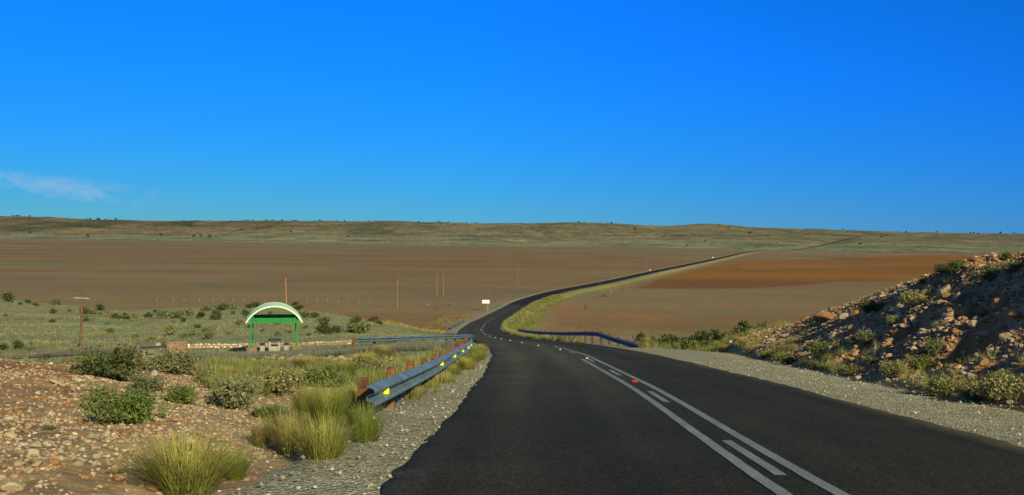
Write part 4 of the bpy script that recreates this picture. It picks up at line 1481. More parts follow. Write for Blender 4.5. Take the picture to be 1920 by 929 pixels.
# the cutting
BANK = [(1766, 514, 26, 20, 'dry', 'olive bush on the skyline of the cutting, lower left of the larger one'), (1793, 508, 40, 24, 'live', 'wide olive bush on the skyline of the cutting'),
        (1733, 532, 20, 14, 'dark', 'low dark bush on the skyline of the cutting'), (1888, 486, 26, 16, 'live', 'small bush on the very top of the cutting near the right edge'),
        (1858, 528, 50, 34, 'dry', 'broad dry bush high on the right part of the cutting'), (1898, 512, 44, 26, 'grey', 'grey-green bush high on the cutting beside the right edge'),
        (1634, 588, 38, 28, 'dark', 'dark green bush on the left shoulder of the cutting'), (1630, 562, 18, 10, 'grey', 'tiny shrub on the skyline left of the middle of the cutting'),
        (1711, 576, 46, 34, 'dry', 'yellow-green bush in the middle of the upper cutting'), (1674, 612, 30, 26, 'dry', 'dry shrub above the dark ledge of the cutting'),
        (1624, 650, 44, 32, 'grey', 'grey bush at the left end of the dark ledge'), (1540, 662, 44, 24, 'live', 'green bush low on the cutting with a dark shadow beside it'),
        (1598, 646, 28, 18, 'dry', 'dry shrub between the two lower cutting bushes'), (1473, 662, 34, 16, 'grey', 'greyish twiggy shrub at the left foot of the cutting'),
        (1730, 692, 46, 34, 'live', 'fresh green bush at the lower middle of the cutting'), (1752, 668, 40, 34, 'grey', 'grey-green bush just above the fresh green one'),
        (1634, 682, 28, 18, 'live', 'small green shrub below the dark ledge'), (1676, 706, 54, 32, 'dry', 'yellowish bush at the foot of the cutting beside the gravel'),
        (1595, 700, 56, 20, 'dry', 'low straw coloured shrub beside the gravel below the ledge'), (1765, 742, 92, 40, 'dry', 'wide straw coloured shrub at the gravel edge'),
        (1878, 752, 92, 60, 'dry', 'tall yellow-green bush at the gravel edge by the right side'), (1825, 750, 56, 30, 'grey', 'low grey shrub between the two wide gravel edge bushes'),
        (1478, 684, 36, 18, 'live', 'tuft-like green shrub at the gravel edge below the left end of the cutting'), (1530, 690, 30, 16, 'grey', 'small shrub at the gravel edge below the green cutting bush')]
for px, py, w, h_, kd, lb in BANK:
    big_bush(px, py, w, h_, kd, lb)
# left foreground
LEFT = [(214, 712, 112, 72, 'dark', 'biggest olive bush on the left, behind the rubble and left of the slab'), (200, 796, 92, 78, 'live', 'bright green bush in the rubble, left one of a pair'),
        (262, 792, 76, 72, 'live', 'green bush in the rubble, right one of a pair'), (340, 756, 62, 40, 'live', 'low green bush right of the pair in the rubble'),
        (435, 766, 92, 66, 'grey', 'grey-green bush in the middle of the left verge'), (330, 700, 84, 50, 'grey', 'olive bush in front of the stone fireplace'),
        (520, 738, 100, 50, 'dry', 'spreading olive bush left of the guardrail'), (612, 726, 90, 44, 'live', 'leafy green bush between the spreading olive bush and the guardrail'),
        (500, 784, 70, 30, 'live', 'flat fresh green bush left of the tall roadside grass'), (395, 722, 70, 30, 'dry', 'low dry bush behind the grey-green one'),
        (700, 702, 70, 34, 'dry', 'dry bush just behind the guardrail posts'), (276, 738, 60, 40, 'grey', 'grey bush behind the green pair in the rubble'),
        (90, 806, 34, 14, 'grey', 'tiny grey shrub among the rubble at the left')]
for px, py, w, h_, kd, lb in LEFT:
    big_bush(px, py, w, h_, kd, lb)

# single tussocks
T_BIG = [np_mesh('blades', *tuft(3000 + i, 900, .55, .62, *cp, wid=.007, seg=4), True, M['grass']) for i, cp in
         enumerate([(GREEN, YGREEN * 1.1), (OLIVE, STRAW), (C(.24, .25, .06), C(.46, .42, .12))])]


def tussock(px, py, wpx, hpx, kind, label, group=None, Y=None):
    p = hit(px, py, 5.0) if Y is None else np.array([ray(px, py)[0] * Y, Y, gz(ray(px, py)[0] * Y, Y)])
    s_ = p[1] / F
    o = link('grass_tussock', T_BIG[kind])
    o.location = (p[0], p[1], p[2] - .02)
    o.scale = (wpx * s_ / 1.25, wpx * s_ / 1.25, hpx * s_)
    o.rotation_euler.z = RNG.uniform(0, 6.28)
    return tag(o, label, 'grass tussock', group)


for a in [(350, 930, 270, 130, 2, 'largest yellow-green tussock at the bottom left beside the shoulder'), (440, 900, 90, 70, 0, 'greener tussock touching the right side of the largest bottom left one'),
          (606, 852, 150, 112, 2, 'wide tussock hiding the buried end of the guardrail', None, 11.3), (684, 838, 100, 104, 0, 'green tussock leaning on the first visible piece of guardrail', None, 12.7),
          (540, 852, 105, 92, 1, 'straw tipped tussock between the largest one and the guardrail end'), (612, 818, 120, 112, 0, 'tall green tussock just left of the buried guardrail end'),
          (668, 806, 95, 100, 2, 'tall seeding tussock right against the near end of the guardrail'), (490, 838, 70, 60, 1, 'short straw tussock left of the straw tipped one'),
          (575, 790, 80, 80, 1, 'straw tussock behind the tall green ones near the guardrail end'), (782, 760, 34, 44, 1, 'thin straw tuft standing on the gravel in front of the guardrail'),
          (812, 738, 30, 30, 0, 'small green tuft under the guardrail behind the straw tuft'), (850, 712, 44, 34, 0, 'green tussock on the shoulder under the third reflector'),
          (872, 700, 46, 36, 2, 'yellow-green tussock under the far part of the guardrail'), (900, 682, 34, 30, 0, 'green tussock at the far end of the guardrail beside the road'),
          (892, 668, 40, 30, 0, 'green tussock beyond the last yellow reflector', None, 42.0), (903, 664, 34, 26, 2, 'olive tussock at the tip of the guardrail grass where the road bends', None, 47.0),
          (876, 690, 50, 36, 2, 'olive tussock in the dense grass below the fourth reflector', None, 31.0), (888, 680, 42, 32, 0, 'green tussock in the dense grass below the fifth reflector', None, 36.0),
          (838, 716, 46, 34, 2, 'olive tussock below the third reflector', None, 24.5),
          (760, 778, 26, 14, 2, 'low tuft lying on the gravel in front of the first reflector'), (690, 690, 80, 36, 2, 'broad tussock behind the guardrail'),
          (640, 712, 90, 44, 0, 'broad green tussock left of the guardrail posts'), (720, 672, 60, 28, 1, 'straw tussock behind the middle of the guardrail'),
          (425, 712, 60, 30, 2, 'yellowish tussock in front of the shelter'), (575, 690, 90, 26, 1, 'straw tussock between shelter and spreading olive bush'),
          (1875, 742, 60, 52, 2, 'upright yellow-green tussock in the gravel edge bush by the right side'), (1680, 704, 44, 30, 0, 'green tussock at the gravel edge in the middle of the cutting foot'),
          (1432, 672, 30, 16, 1, 'straw tussock at the first rubble beyond the right shoulder'), (1360, 660, 40, 18, 2, 'yellow-green tussock behind the far end of the right shoulder'),
          (1300, 656, 40, 16, 2, 'pale green tussock behind the right shoulder near the shrub row'), (1215, 650, 34, 20, 1, 'straw tussock right of the sloping guardrail end'),
          (65, 870, 30, 16, 1, 'dry tuft alone in the rubble at the left edge'), (215, 890, 36, 18, 1, 'dry tuft in the rubble left of the largest tussock'),
          (345, 850, 40, 30, 1, 'thin dry tuft behind the largest tussock')]:
    tussock(*a)


# ------------------------------------------------------------------ trees on the far ridge
def tree_meshes(seed):
    rr = np.random.default_rng(seed)
    me = bush_mesh('crown', seed, 260, .22, [C(.04, .052, .022), C(.055, .065, .03)], .62, 7)
    mb = MB()
    mb.cyl((0, 0, -.1), (.02, .01, .32), .05, .03, 6)
    for i in range(3):
        a = rr.uniform(0, 6.28)
        mb.cyl((.02, .01, .25), (math.cos(a) * .22, math.sin(a) * .22, .5), .025, .012, 5)
    t = bpy.data.meshes.new('trunk')
    mb.bm.to_mesh(t)
    mb.bm.free()
    t.materials.append(M['bark'])
    return me, t


TREES = [tree_meshes(2500 + i) for i in range(6)]


def tree(px, py, wpx, label, group):
    t = (px - 960) / 2000
    dr = float(np.interp(t, TS, SD[:, 12]))
    ys = np.linspace(2300, dr * 1.0, 240)
    r_ = ray(px, py)
    zz = height(r_[0] * ys, ys)
    v = zz / ys
    below = np.nonzero(v >= r_[2])[0]
    Y = ys[below[0]] if len(below) else ys[np.argmax(v)]
    X = r_[0] * Y
    w = wpx * .72 * Y / F
    e = empty('tree', (X, Y, gz(X, Y) - .1), RNG.uniform(0, 6.28))
    e.scale = (w, w, w * RNG.uniform(.85, 1.15))
    tag(e, label, 'tree', group)
    c_, t_ = TREES[RNG.integers(0, 6)]
    link('crown', c_, e)
    link('trunk', t_, e)


for px, w in [(24, 5), (31, 6), (37, 5), (56, 5), (169, 6), (162, 4), (185, 8), (198, 4), (217, 6), (345, 4), (394, 4), (434, 3.5), (459, 4), (465, 4), (474, 4), (500, 4), (512, 4), (529, 5),
              (548, 4), (553, 5), (557, 4), (590, 4), (599, 5), (603, 4), (646, 5), (632, 3), (692, 3.5), (756, 3), (785, 5), (823, 5), (828, 4), (841, 4), (875, 3.5), (891, 4), (895, 4),
              (1085, 5), (1097, 3), (1140, 3.5), (1147, 5), (1512, 3.5), (1581, 4), (1685, 3), (1700, 5), (1757, 4), (1821, 5), (1827, 5), (1835, 4), (1877, 6), (1902, 4)]:
    tree(px, 380, w, 'small dark tree on the skyline of the far ridge', 'trees on the ridge skyline')
for px, py, w in [(56, 437, 7), (164, 444, 8), (301, 441, 7), (364, 444, 7), (376, 443, 6), (393, 445, 7), (454, 433, 5), (545, 436, 7), (652, 445, 6), (842, 427, 4), (721, 456, 4), (1190, 431, 7),
                  (1144, 437, 4), (952, 434, 3), (1406, 438, 7), (1288, 461, 5), (1322, 453, 5), (1653, 446, 5), (1608, 459, 4), (1613, 459, 7), (1815, 458, 3.5), (1060, 446, 3), (1457, 455, 3)]:
    tree(px, py, w, 'dark tree standing alone on the pale slope below the far ridge', 'trees on the slope below the ridge')


# ------------------------------------------------------------------ guardrails
PROF = [(0, .16), (.03, .15), (.105, .115), (.115, .085), (.105, .06), (.005, .03), (.005, -.03), (.105, -.06), (.115, -.085), (.105, -.115), (.03, -.15), (0, -.16)]


def guardrail(path, ground, mat, label, post_step, post_mat, refl=(), face=1, post_top=.06, post_size=(.16, .18), posts_from=0.0, block=True, group=None):
    """path: (x,y,z of beam centre) list; face=+1: traffic side is on the right of the path direction"""
    P = np.array(path, float)
    root = empty('guardrail', tuple(np.array(P[len(P) // 2]) * [1, 1, 0] + [0, 0, ground(*P[len(P) // 2][:2])]))
    tag(root, label, 'guardrail', group)
    org = np.array(root.location)
    seg = np.linalg.norm(np.diff(P, axis=0), axis=1)
    L = np.concatenate([[0], np.cumsum(seg)])
    n = max(4, int(L[-1] / .95))
    s_ = np.linspace(0, L[-1], n)
    Q = np.stack([np.interp(s_, L, P[:, k]) for k in range(3)], 1)
    T = np.gradient(Q, axis=0)
    T /= np.linalg.norm(T, axis=1)[:, None]
    N = np.stack([T[:, 1], -T[:, 0], 0 * T[:, 0]], 1) * face
    N /= np.linalg.norm(N, axis=1)[:, None]
    ring = PROF + [(a - .006, b_) for a, b_ in reversed(PROF)]
    V = np.concatenate([(Q + N * a + np.array([0, 0, b_])) [:, None] for a, b_ in ring], 1) - org
    k = len(ring)
    idx = np.arange(n * k).reshape(n, k)
    nx = np.roll(idx, -1, axis=1)
    f = np.stack([idx[:-1], nx[:-1], nx[1:], idx[1:]], -1).reshape(-1, 4)
    me = np_mesh('rail_beam', V.reshape(-1, 3), f, None, False, M[mat])
    link('rail_beam', me, root)
    pos = np.arange(posts_from, L[-1], post_step)
    for i, s0 in enumerate(pos):
        c_ = np.array([np.interp(s0, L, P[:, k]) for k in range(3)])
        kk = min(n - 1, int(round(s0 / L[-1] * (n - 1))))
        nn_ = N[kk]
        b_ = c_ - nn_ * (.10 if not block else .19)
        zg = ground(b_[0], b_[1])
        top = c_[2] + .155 + post_top + random.uniform(-.03, .06)
        h_ = max(top - zg + .3, .35)
        mb = MB()
        ang = math.atan2(nn_[1], nn_[0])
        R_ = Matrix.Rotation(ang, 3, 'Z') @ Matrix.Rotation(random.uniform(-.05, .05), 3, 'X')
        mb.box((post_size[0], post_size[1], h_), tuple(np.array([b_[0], b_[1], top - h_ / 2]) - org), R_, .012)
        if block:
            q = c_ - nn_ * .065
            mb.box((.13, .13, .24), tuple(np.array([q[0], q[1], c_[2]]) - org), R_, .01)
        mb.build('post', M[post_mat], root)
    for s0 in refl:
        c_ = np.array([np.interp(s0, L, P[:, k]) for k in range(3)])
        kk = min(n - 1, int(round(s0 / L[-1] * (n - 1))))
        nn_, t_ = N[kk], T[kk]
        mb = MB()
        R_ = Matrix.Rotation(math.atan2(nn_[1], nn_[0]), 3, 'Z')
        q = c_ + nn_ * .055 - org
        # wedge-shaped delineator with two faces turned to the traffic
        mb.box((.07, .06, .085), tuple(q), R_, .018)
        mb.box((.085, .012, .09), tuple(q - np.array(t_) * .036), R_, .004)
        mb.build('reflector', M['yellow'], root)
    return root


# near left rail: buried end, then along the shoulder
path = []
for Y in np.arange(13.7, 52.0, 1.0):
    p = road_pt(Y, -RHW - .95, .38)[0]
    path.append(tuple(p))
Pq = np.array(path)
Lq = np.concatenate([[0], np.cumsum(np.linalg.norm(np.diff(Pq, axis=0), axis=1))])
refl = [float(np.interp(y, Pq[:, 1], Lq)) for y in (15.3, 25, 30.4, 35.4, 40, 44.2, 49)]
guardrail(path, gz, 'galv', 'near grey guardrail with yellow reflectors and rusty brown posts along the left shoulder', 2.75, 'rail_post', refl, 1, .06, (.13, .15), .9)
# rail beyond the lay-by entrance
path = [tuple(at(px, py, Y)) for px, py, Y in [(668, 638, 66), (700, 637.2, 69), (760, 635, 75), (820, 633, 84), (862, 631.5, 93), (882, 630.5, 98), (889, 633, 101)]]
guardrail(path, gz, 'galv', 'long thin guardrail seen face-on behind the lay-by grass right of the shelter', 3.8, 'rail_post', (), 1, .02, (.14, .16))
# left rail around the bend, seen end-on
path = [tuple(road_pt(Y, -RHW - 1.35 - (.9 if Y < 172 else 0), .5)[0]) for Y in np.arange(166, 236, 4.0)]
guardrail(path, gz, 'galv', 'short rusty guardrail seen end-on at the left of the bend', 3.8, 'rail_post', (), 1, .05, (.2, .2))
# right rail round the inside of the bend, end ramped down towards us
path = []
for Y, h_, lt in [(59.5, .02, 1.45), (63, .14, 1.35), (67, .28, 1.25), (71, .44, 1.2), (75, .62, 1.2)]:
    path.append(tuple(road_pt(Y, RHW + lt, h_)[0]))
for Y in np.arange(79, 144, 4.0):
    path.append(tuple(road_pt(Y, RHW + 1.1, .64)[0]))
guardrail(path, gz, 'galv_blue', 'blue-grey guardrail along the inside of the bend with its near end sloping to the ground', 3.8, 'rail_post_dark', (), -1, .05, (.16, .16))


# ------------------------------------------------------------------ road studs
def stud_proto(lens):
    root = empty('road_stud', (0, 0, 0))
    mb = MB()
    vs = mb.box((.13, .11, .03), (0, 0, .012), None, .008)
    mb.build('stud_base', M['steel_dark'], root)
    mb = MB()
    mb.box((.115, .02, .05), (0, -.045, .035), Matrix.Rotation(-.5, 3, 'X'), .003)
    mb.build('lens', lens, root)
    mb = MB()
    mb.box((.115, .02, .05), (0, .045, .035), Matrix.Rotation(.5, 3, 'X'), .003)
    mb.build('lens', lens, root)
    return root


sw = stud_proto(M['white_refl'])
tree_sw = [(c, []) for c in kids(sw)]
first = True
for px, py in [(1100.6, 672.7), (1050.6, 656), (1009.5, 648), (978.5, 643), (957, 639), (940, 636), (929, 634), (919, 631), (911, 628), (906.5, 624), (905, 619.5), (907, 613.5)]:
    rz = ray(px, py)
    Yc = np.linspace(30, 250, 3000)
    Yh = Yc[np.argmin(np.abs(road_z(Yc) + .05 - rz[2] * Yc))]
    o = sw if first else copy_tree(sw, tree_sw)
    first = False
    p = road_pt(Yh, float((rz[0] * Yh - road_x(Yh)[0])), .04)[0]
    o.location = tuple(p)
    sc_ = .7 if Yh < 80 else .95
    o.scale = (sc_, sc_, sc_)
    tag(o, 'small white cat-eye stud on the centre line of the bend', 'road stud', 'white road studs')
rs = stud_proto(M['red_refl'])
rs.location = tuple(road_pt(24.0, .02, .045)[0])
rs.scale = (1.1, 1.0, .8)
tag(rs, 'only red road stud, between the double white lines in the middle distance', 'road stud')


# ------------------------------------------------------------------ picnic shelter and lay-by
def shelter():
    c_ = at(514, 652, 77.0)
    rz = math.atan(.223)
    root = empty('picnic_shelter', (c_[0], c_[1], c_[2] - .32), rz)
    tag(root, 'green steel picnic shelter with a pale arched roof on stone plinths', 'shelter')
    hw, dep = 1.61, 3.4
    for sx in (-1, 1):
        for yy in (0, dep):
            mb = MB()
            mb.box((.13, .13, 2.15), (sx * hw, yy, .30 + 1.075), None, .008)
            po = mb.build('post', M['green_paint'], root)
            mb = MB()
            mb.box((.26, .26, .02), (sx * hw, yy, .335), None, .003)
            mb.build('base_plate', M['green_paint'], po)
            mb = MB()
            mb.box((.62, .6, .62), (sx * hw, yy, .01), None, .05)
            for j in range(70):
                f_ = random.choice('xXyY')
                u_, z0 = random.uniform(-.30, .30), random.uniform(-.1, .3)
                q = {'x': (-.31, u_), 'X': (.31, u_), 'y': (u_, -.30), 'Y': (u_, .30)}[f_]
                mb.rock((.17, .17, .12), (sx * hw + q[0], yy + q[1], z0), j, 1)
            mb.build('plinth', M['mortar'], root)
    for yy in (0, dep):
        mb = MB()
        mb.box((2 * hw - .135, .10, .38), (0, yy, 2.27), None, .008)
        bo = mb.build('beam', M['green_paint'], root)
        for k in range(4):
            mb = MB()
            x = -hw + .32 + k * (2 * hw - .64) / 3
            mb.cyl((x, yy - .05, 2.31), (x, yy - .085, 2.31), .045, .045, 8)
            mb.build('bolt', M['steel_dark'], bo)
        # dark purlin resting on the beam
    for sx in (-1, 1):
        mb = MB()
        mb.box((.10, dep - .14, .20), (sx * hw, dep / 2, 2.34), None, .006)
        mb.build('side_beam', M['green_paint'], root)
        mb = MB()
        mb.box((.09, .09, .30), (sx * 1.49, 0, 2.58), None, .004)
        mb.box((.09, .09, .30), (sx * 1.49, dep, 2.58), None, .004)
        mb.build('roof_bracket', M['green_paint'], root)
    # vaulted roof, a curved shell with thickness and ribs
    W, rise, z0, n = 2.02, 1.20, 2.15, 40
    Rr = (W * W + rise * rise) / (2 * rise)
    a0 = math.asin(W / Rr)
    V, Fq = [], []
    y0, y1 = -.35, dep + .35
    for i in range(n + 1):
        a = -a0 + 2 * a0 * i / n
        for (r_, y) in ((Rr, y0), (Rr, y1), (Rr - .07, y1), (Rr - .07, y0)):
            V.append((r_ * math.sin(a), y, z0 + rise - Rr + r_ * math.cos(a)))
    for i in range(n):
        for k in range(4):
            k2 = (k + 1) % 4
            Fq.append((i * 4 + k, i * 4 + k2, i * 4 + 4 + k2, i * 4 + 4 + k))
    Fq += [(0, 1, 2, 3), (4 * n + 3, 4 * n + 2, 4 * n + 1, 4 * n)]
    me = np_mesh('roof', V, Fq, None, False, M['mint_paint'])
    rf = link('roof', me, root)
    # crescent fascia boards closing the two ends of the vault
    for yf in (y0 - .045, y1 + .005):
        V, Fq = [], []
        for i in range(n + 1):
            a = -a0 + 2 * a0 * i / n
            th = .085
            for (r_, y) in ((Rr + .01, yf), (Rr + .01, yf + .04), (Rr - th, yf + .04), (Rr - th, yf)):
                V.append((r_ * math.sin(a), y, z0 + rise - Rr + r_ * math.cos(a)))
        for i in range(n):
            for k in range(4):
                k2 = (k + 1) % 4
                Fq.append((i * 4 + k, i * 4 + k2, i * 4 + 4 + k2, i * 4 + 4 + k))
        Fq += [(0, 1, 2, 3), (4 * n + 3, 4 * n + 2, 4 * n + 1, 4 * n)]
        link('fascia', np_mesh('fascia', V, Fq, None, False, M['mint_paint']), rf)
    return root, c_, rz


sh, shc, shrz = shelter()
Rz = np.array(Matrix.Rotation(shrz, 3, 'Z'))


def in_shelter(x, y):
    q = Rz @ np.array([x, y, 0])
    return shc[0] + q[0], shc[1] + q[1]


def picnic_table():
    x, y = in_shelter(.02, 1.3)
    root = empty('picnic_table', (x, y, shc[2] - .34), shrz)
    tag(root, 'stone picnic table with dark slab top and two stone stools under the arched shelter', 'table')
    mb = MB()
    mb.box((.92, 1.5, .07), (0, 0, .76), None, .015)
    mb.build('tabletop', M['slate'], root)
    for yy in (-.55, .55):
        mb = MB()
        mb.box((.16, .25, .76), (-.33, yy, .345), None, .02)
        mb.box((.16, .25, .76), (.33, yy, .345), None, .02)
        mb.box((.50, .18, .40), (0, yy, .16), None, .02)
        mb.build('leg', M['concrete'], root)
    for sx in (-1, 1):
        mb = MB()
        mb.box((.40, 1.4, .06), (sx * .86, 0, .455), None, .015)
        se = mb.build('bench_seat', M['slate'], root)
        mb = MB()
        mb.box((.34, .3, .44), (sx * .86, -.5, .20), None, .03)
        mb.box((.34, .3, .44), (sx * .86, .5, .20), None, .03)
        mb.build('bench_support', M['concrete'], se)
    return root


picnic_table()


def dry_wall(pts, hgt, label):
    """low wall of rough courses with pale stones, laid along picture points"""
    G_ = np.array([hit(*p) for p in pts])
    root = empty('stone_wall', tuple(G_[0]))
    tag(root, label, 'stone wall')
    L = np.concatenate([[0], np.cumsum(np.linalg.norm(np.diff(G_, axis=0), axis=1))])
    org = G_[0]
    pos, size = [], []
    s = 0.0
    rows = max(2, int(hgt / .17))
    for r_ in range(rows):
        s = random.uniform(0, .2)
        while s < L[-1]:
            w = random.uniform(.18, .38)
            p = np.array([np.interp(s, L, G_[:, k]) for k in range(3)])
            pos.append([p[0] - org[0], p[1] - org[1] + random.uniform(-.06, .06), gz(p[0], p[1]) - org[2] + .05 + r_ * hgt / rows + random.uniform(-.02, .02)])
            size.append(w * .85)
            s += w * random.uniform(.85, 1.3)
    v, f_, c_ = stone_field(np.array(pos), np.array(size), ICO2, [C(.74, .68, .54), C(.66, .56, .42), C(.5, .34, .23), C(.8, .75, .62)], .62)
    link('stones', np_mesh('stones', v, f_, c_, False, M['stone']), root)
    mb = MB()
    for i in range(int(L[-1] / .8) + 1):
        p = np.array([np.interp(i * .8, L, G_[:, k]) for k in range(3)])
        t_ = (G_[-1] - G_[0])
        mb.box((.84, .12, hgt * .8), (p[0] - org[0], p[1] - org[1] + .03, gz(p[0], p[1]) - org[2] + hgt * .36), Matrix.Rotation(math.atan2(t_[1], t_[0]), 3, 'Z'), 0)
    mb.build('core', M['mortar'], root)
    return root


dry_wall([(352, 653.5), (400, 652.5), (466, 651)], .42, 'low stone wall with whitish stones left of the picnic shelter')
dry_wall([(478, 651), (560, 649.5), (668, 645)], .42, 'low stone wall with whitish stones running from behind the shelter to the guardrail')


def fireplace():
    p = at(331, 657, 71.0)
    z0 = gz(p[0], p[1])
    top = zp(331, 642, 71.0)
    h_ = top - z0
    root = empty('stone_fireplace', (p[0], p[1], z0), math.atan(.3))
    tag(root, 'square stone block with a low dark slab at its left side near the lay-by wall', 'fireplace')
    mb = MB()
    mb.box((1.25, .9, h_ + .1), (0, .2, h_ / 2 - .05), None, .06)
    for j in range(150):
        u_, zz = random.uniform(-.6, .6), random.uniform(.02, h_ - .02)
        if j % 4 == 0:
            mb.rock((.2, .2, .13), (random.choice((-.62, .62)), random.uniform(-.2, .6), zz), j, 1)
        elif j % 4 == 1:
            mb.rock((.22, .22, .12), (u_, random.uniform(-.2, .6), h_ - .02), j, 1)
        else:
            mb.rock((.22, .16, .13), (u_, -.26, zz), j, 1)
    mb.build('stone_block', M['mortar'], root)
    mb = MB()
    mb.box((1.75, .8, .08), (-1.45, .1, h_ - .32), Matrix.Rotation(-.06, 3, 'Y'), .015)
    mb.build('slab', M['slate'], root)
    mb = MB()
    mb.box((.22, .7, h_ - .42), (-2.05, .1, (h_ - .42) / 2), None, .03)
    mb.build('slab_support', M['mortar'], root)
    return p, top


fp, ftop = fireplace()
q = at(295, 653, 71.0)
rock(q[0], q[1] + .1, ftop - .30, .40, .34, 0, 'whitish stone resting on the dark slab beside the stone block')


# ------------------------------------------------------------------ poles
def ground_on_pan(px, py):
    r_ = ray(px, py)
    Y = PANZ / r_[2]
    return np.array([r_[0] * Y, Y, PANZ])


def pole(px, ytop, ybase, label, rad=.12, Y=None, mat='pole_wood', arm=None, insul=(), lean=None, name='utility_pole', cat='pole', top_cap=True):
    if Y is None:
        b_ = ground_on_pan(px, ybase)
    else:
        b_ = at(px, ybase, Y)
        b_[2] = gz(b_[0], b_[1])
    b_[2] = gz(b_[0], b_[1])
    xt = px if lean is None else lean
    t_ = at(xt, ytop, b_[1])
    root = empty(name, tuple(b_))
    tag(root, label, cat)
    d = t_ - b_
    mb = MB()
    mb.cyl((0, 0, -.4), tuple(d), rad, rad * .72, 12)
    mb.build('shaft', M[mat], root, smooth=False)
    if top_cap:
        mb = MB()
        mb.cyl(tuple(d), tuple(d + np.array([0, 0, .12])), rad * .8, rad * .5, 10)
        mb.cyl(tuple(d + np.array([0, 0, .12])), tuple(d + np.array([0, 0, .32])), .06, .05, 8)
        mb.build('top_insulator', M['porcelain'], root)
    if arm:
        w, dz, rot, m_ = arm
        c_ = d - np.array([0, 0, dz])
        mb = MB()
        mb.box((w, .09, .09), tuple(c_ + np.array([0, -rad - .04, 0])), Matrix.Rotation(rot, 3, 'Y'), .006)
        ao = mb.build('crossarm', M[m_], root)
        for u_ in insul:
            mb = MB()
            x = u_ * w / 2
            zz = -math.sin(rot) * x
            mb.cyl(tuple(c_ + np.array([x, -rad - .04, zz + .045])), tuple(c_ + np.array([x, -rad - .04, zz + .19])), .045, .03, 8)
            mb.build('insulator', M['porcelain'], ao)
    return root, d


pole(150.5, 557, 668, 'dark brown wooden pole with a pale crossarm on the grass at the left', .125, 92, 'pole_wood', (1.35, .10, .035, 'pale_steel'), (-.9, .9), 154.5, top_cap=True)
for px, xt, yt, yb, lb, m_, rd in [(537.5, 535.5, 521, 590, 'sunlit orange pole rising behind the right side of the shelter roof', 'pole_orange', .17),
                                   (745, 745, 521, 581, 'brown pole alone on the pan between shelter and twin pole', 'pole_brown', .12),
                                   (971, 971.5, 498, 537, 'faint brown pole on the pan just left of the road', 'pole_brown', .12),
                                   (1211.5, 1211.5, 481, 503, 'faint far pole on the pan above the middle of the straight road', 'pole_brown', .12),
                                   (1288, 1288, 466, 488, 'faintest far pole near the end of the straight road', 'pole_brown', .12)]:
    root, d = pole(px, yt, yb, lb, rd, None, m_, None, (), xt)
    # stand-off insulator brackets
    for sx in (-1, 1):
        mb = MB()
        c_ = d + np.array([sx * 1.45, 0, -.95])
        mb.cyl(tuple(d + np.array([sx * .08, 0, -.75])), tuple(c_ + np.array([0, 0, .25])), .025, .02, 6)
        mb.cyl(tuple(c_ + np.array([0, 0, .35])), tuple(c_ - np.array([0, 0, .35])), .06, .08, 8)
        mb.build('insulator_bracket', M['porcelain'], root)
# twin pole structure
b_ = ground_on_pan(825, 557.5)
root = empty('twin_pole', tuple(b_))
tag(root, 'brown twin pole joined by one crossarm at the top, standing on the pan', 'pole')
Yb = b_[1]
for px in (819.5, 831.5):
    pb = at(px, 557.5, Yb) - b_
    pt_ = at(px, 513, Yb) - b_
    mb = MB()
    mb.cyl((pb[0], 0, -.3), (pt_[0], 0, pt_[2]), .13, .10, 10)
    mb.build('shaft', M['pole_brown'], root)
pa, pb = at(813.5, 511.8, Yb) - b_, at(837.5, 512, Yb) - b_
mb = MB()
mb.cyl((pa[0], -.14, pa[2]), (pb[0], -.14, pb[2]), .14, .14, 8)
mb.build('crossarm', M['pole_wood'], root)

# leaning pole with a stay box and small arm right of the road
root, d = pole(1088, 580, 615, 'dark leaning pole with a small crosspiece right of the road', .10, None, 'pole_wood', (.75, 1.15, .05, 'pole_wood'), (), 1084.5, top_cap=False)
mb = MB()
mb.box((.34, .34, 1.5), (.05, 0, .62), Matrix.Rotation(.1, 3, 'Y'), .03)
mb.build('stay_block', M['steel_dark'], root)


def post_px(px, ytop, ybase, label, rad, mat, name='post', cat='post', Y=None, group=None):
    b_ = ground_on_pan(px, ybase)
    b_[2] = gz(b_[0], b_[1])
    t_ = at(px, ytop, b_[1])
    mb = MB()
    hh = t_[2] - b_[2]
    mb.cyl((0, 0, -.2), (0.03, 0, hh), rad, rad * .85, 8)
    mb.cyl((0.03, 0, hh), (.03, 0, hh + .05), rad * .7, rad * .4, 8)
    o = mb.build(name, M[mat], None, loc=tuple(b_))
    return tag(o, label, cat, group)


post_px(818, 572, 581, 'dark stub post on the pan left of the white sign', .16, 'steel_dark')
post_px(930, 547, 553, 'dark stub post on the pan above the white sign', .18, 'steel_dark')
post_px(731, 607, 619, 'dark post in the grass right of the large clump of bushes', .13, 'steel_dark')
post_px(1096.5, 571, 581, 'shorter dark post of the pair behind the leaning pole', .17, 'steel_dark')
post_px(1099.5, 569, 579, 'taller dark post of the pair behind the leaning pole', .12, 'steel_dark')
post_px(1167, 541, 547, 'dark stub post right of the road beyond the small green bush', .17, 'steel_dark')
post_px(1207, 528, 536, 'thin brown post right of the road at the edge of the orange ground', .14, 'pole_wood')
post_px(1146, 545, 552, 'pale thin post between two dark posts right of the road', .09, 'post_pale')
shrub(1133, 557, 7, 'live', 'small green bush alone on the pan right of the road', hpx=6)

# metal cabinet / tank on the pan
b_ = ground_on_pan(849.5, 573)
mb = MB()
mb.box((1.5, 1.2, 1.55), (0, 0, .85), None, .08)
mb.box((1.7, 1.4, .12), (0, 0, .07), None, .02)
mb.box((1.58, 1.28, .10), (0, 0, 1.66), None, .03)
tk = mb.build('storage_tank', M['tank'], None, loc=tuple(b_))
tag(tk, 'squat dark grey tank on the pan left of the white sign', 'tank')


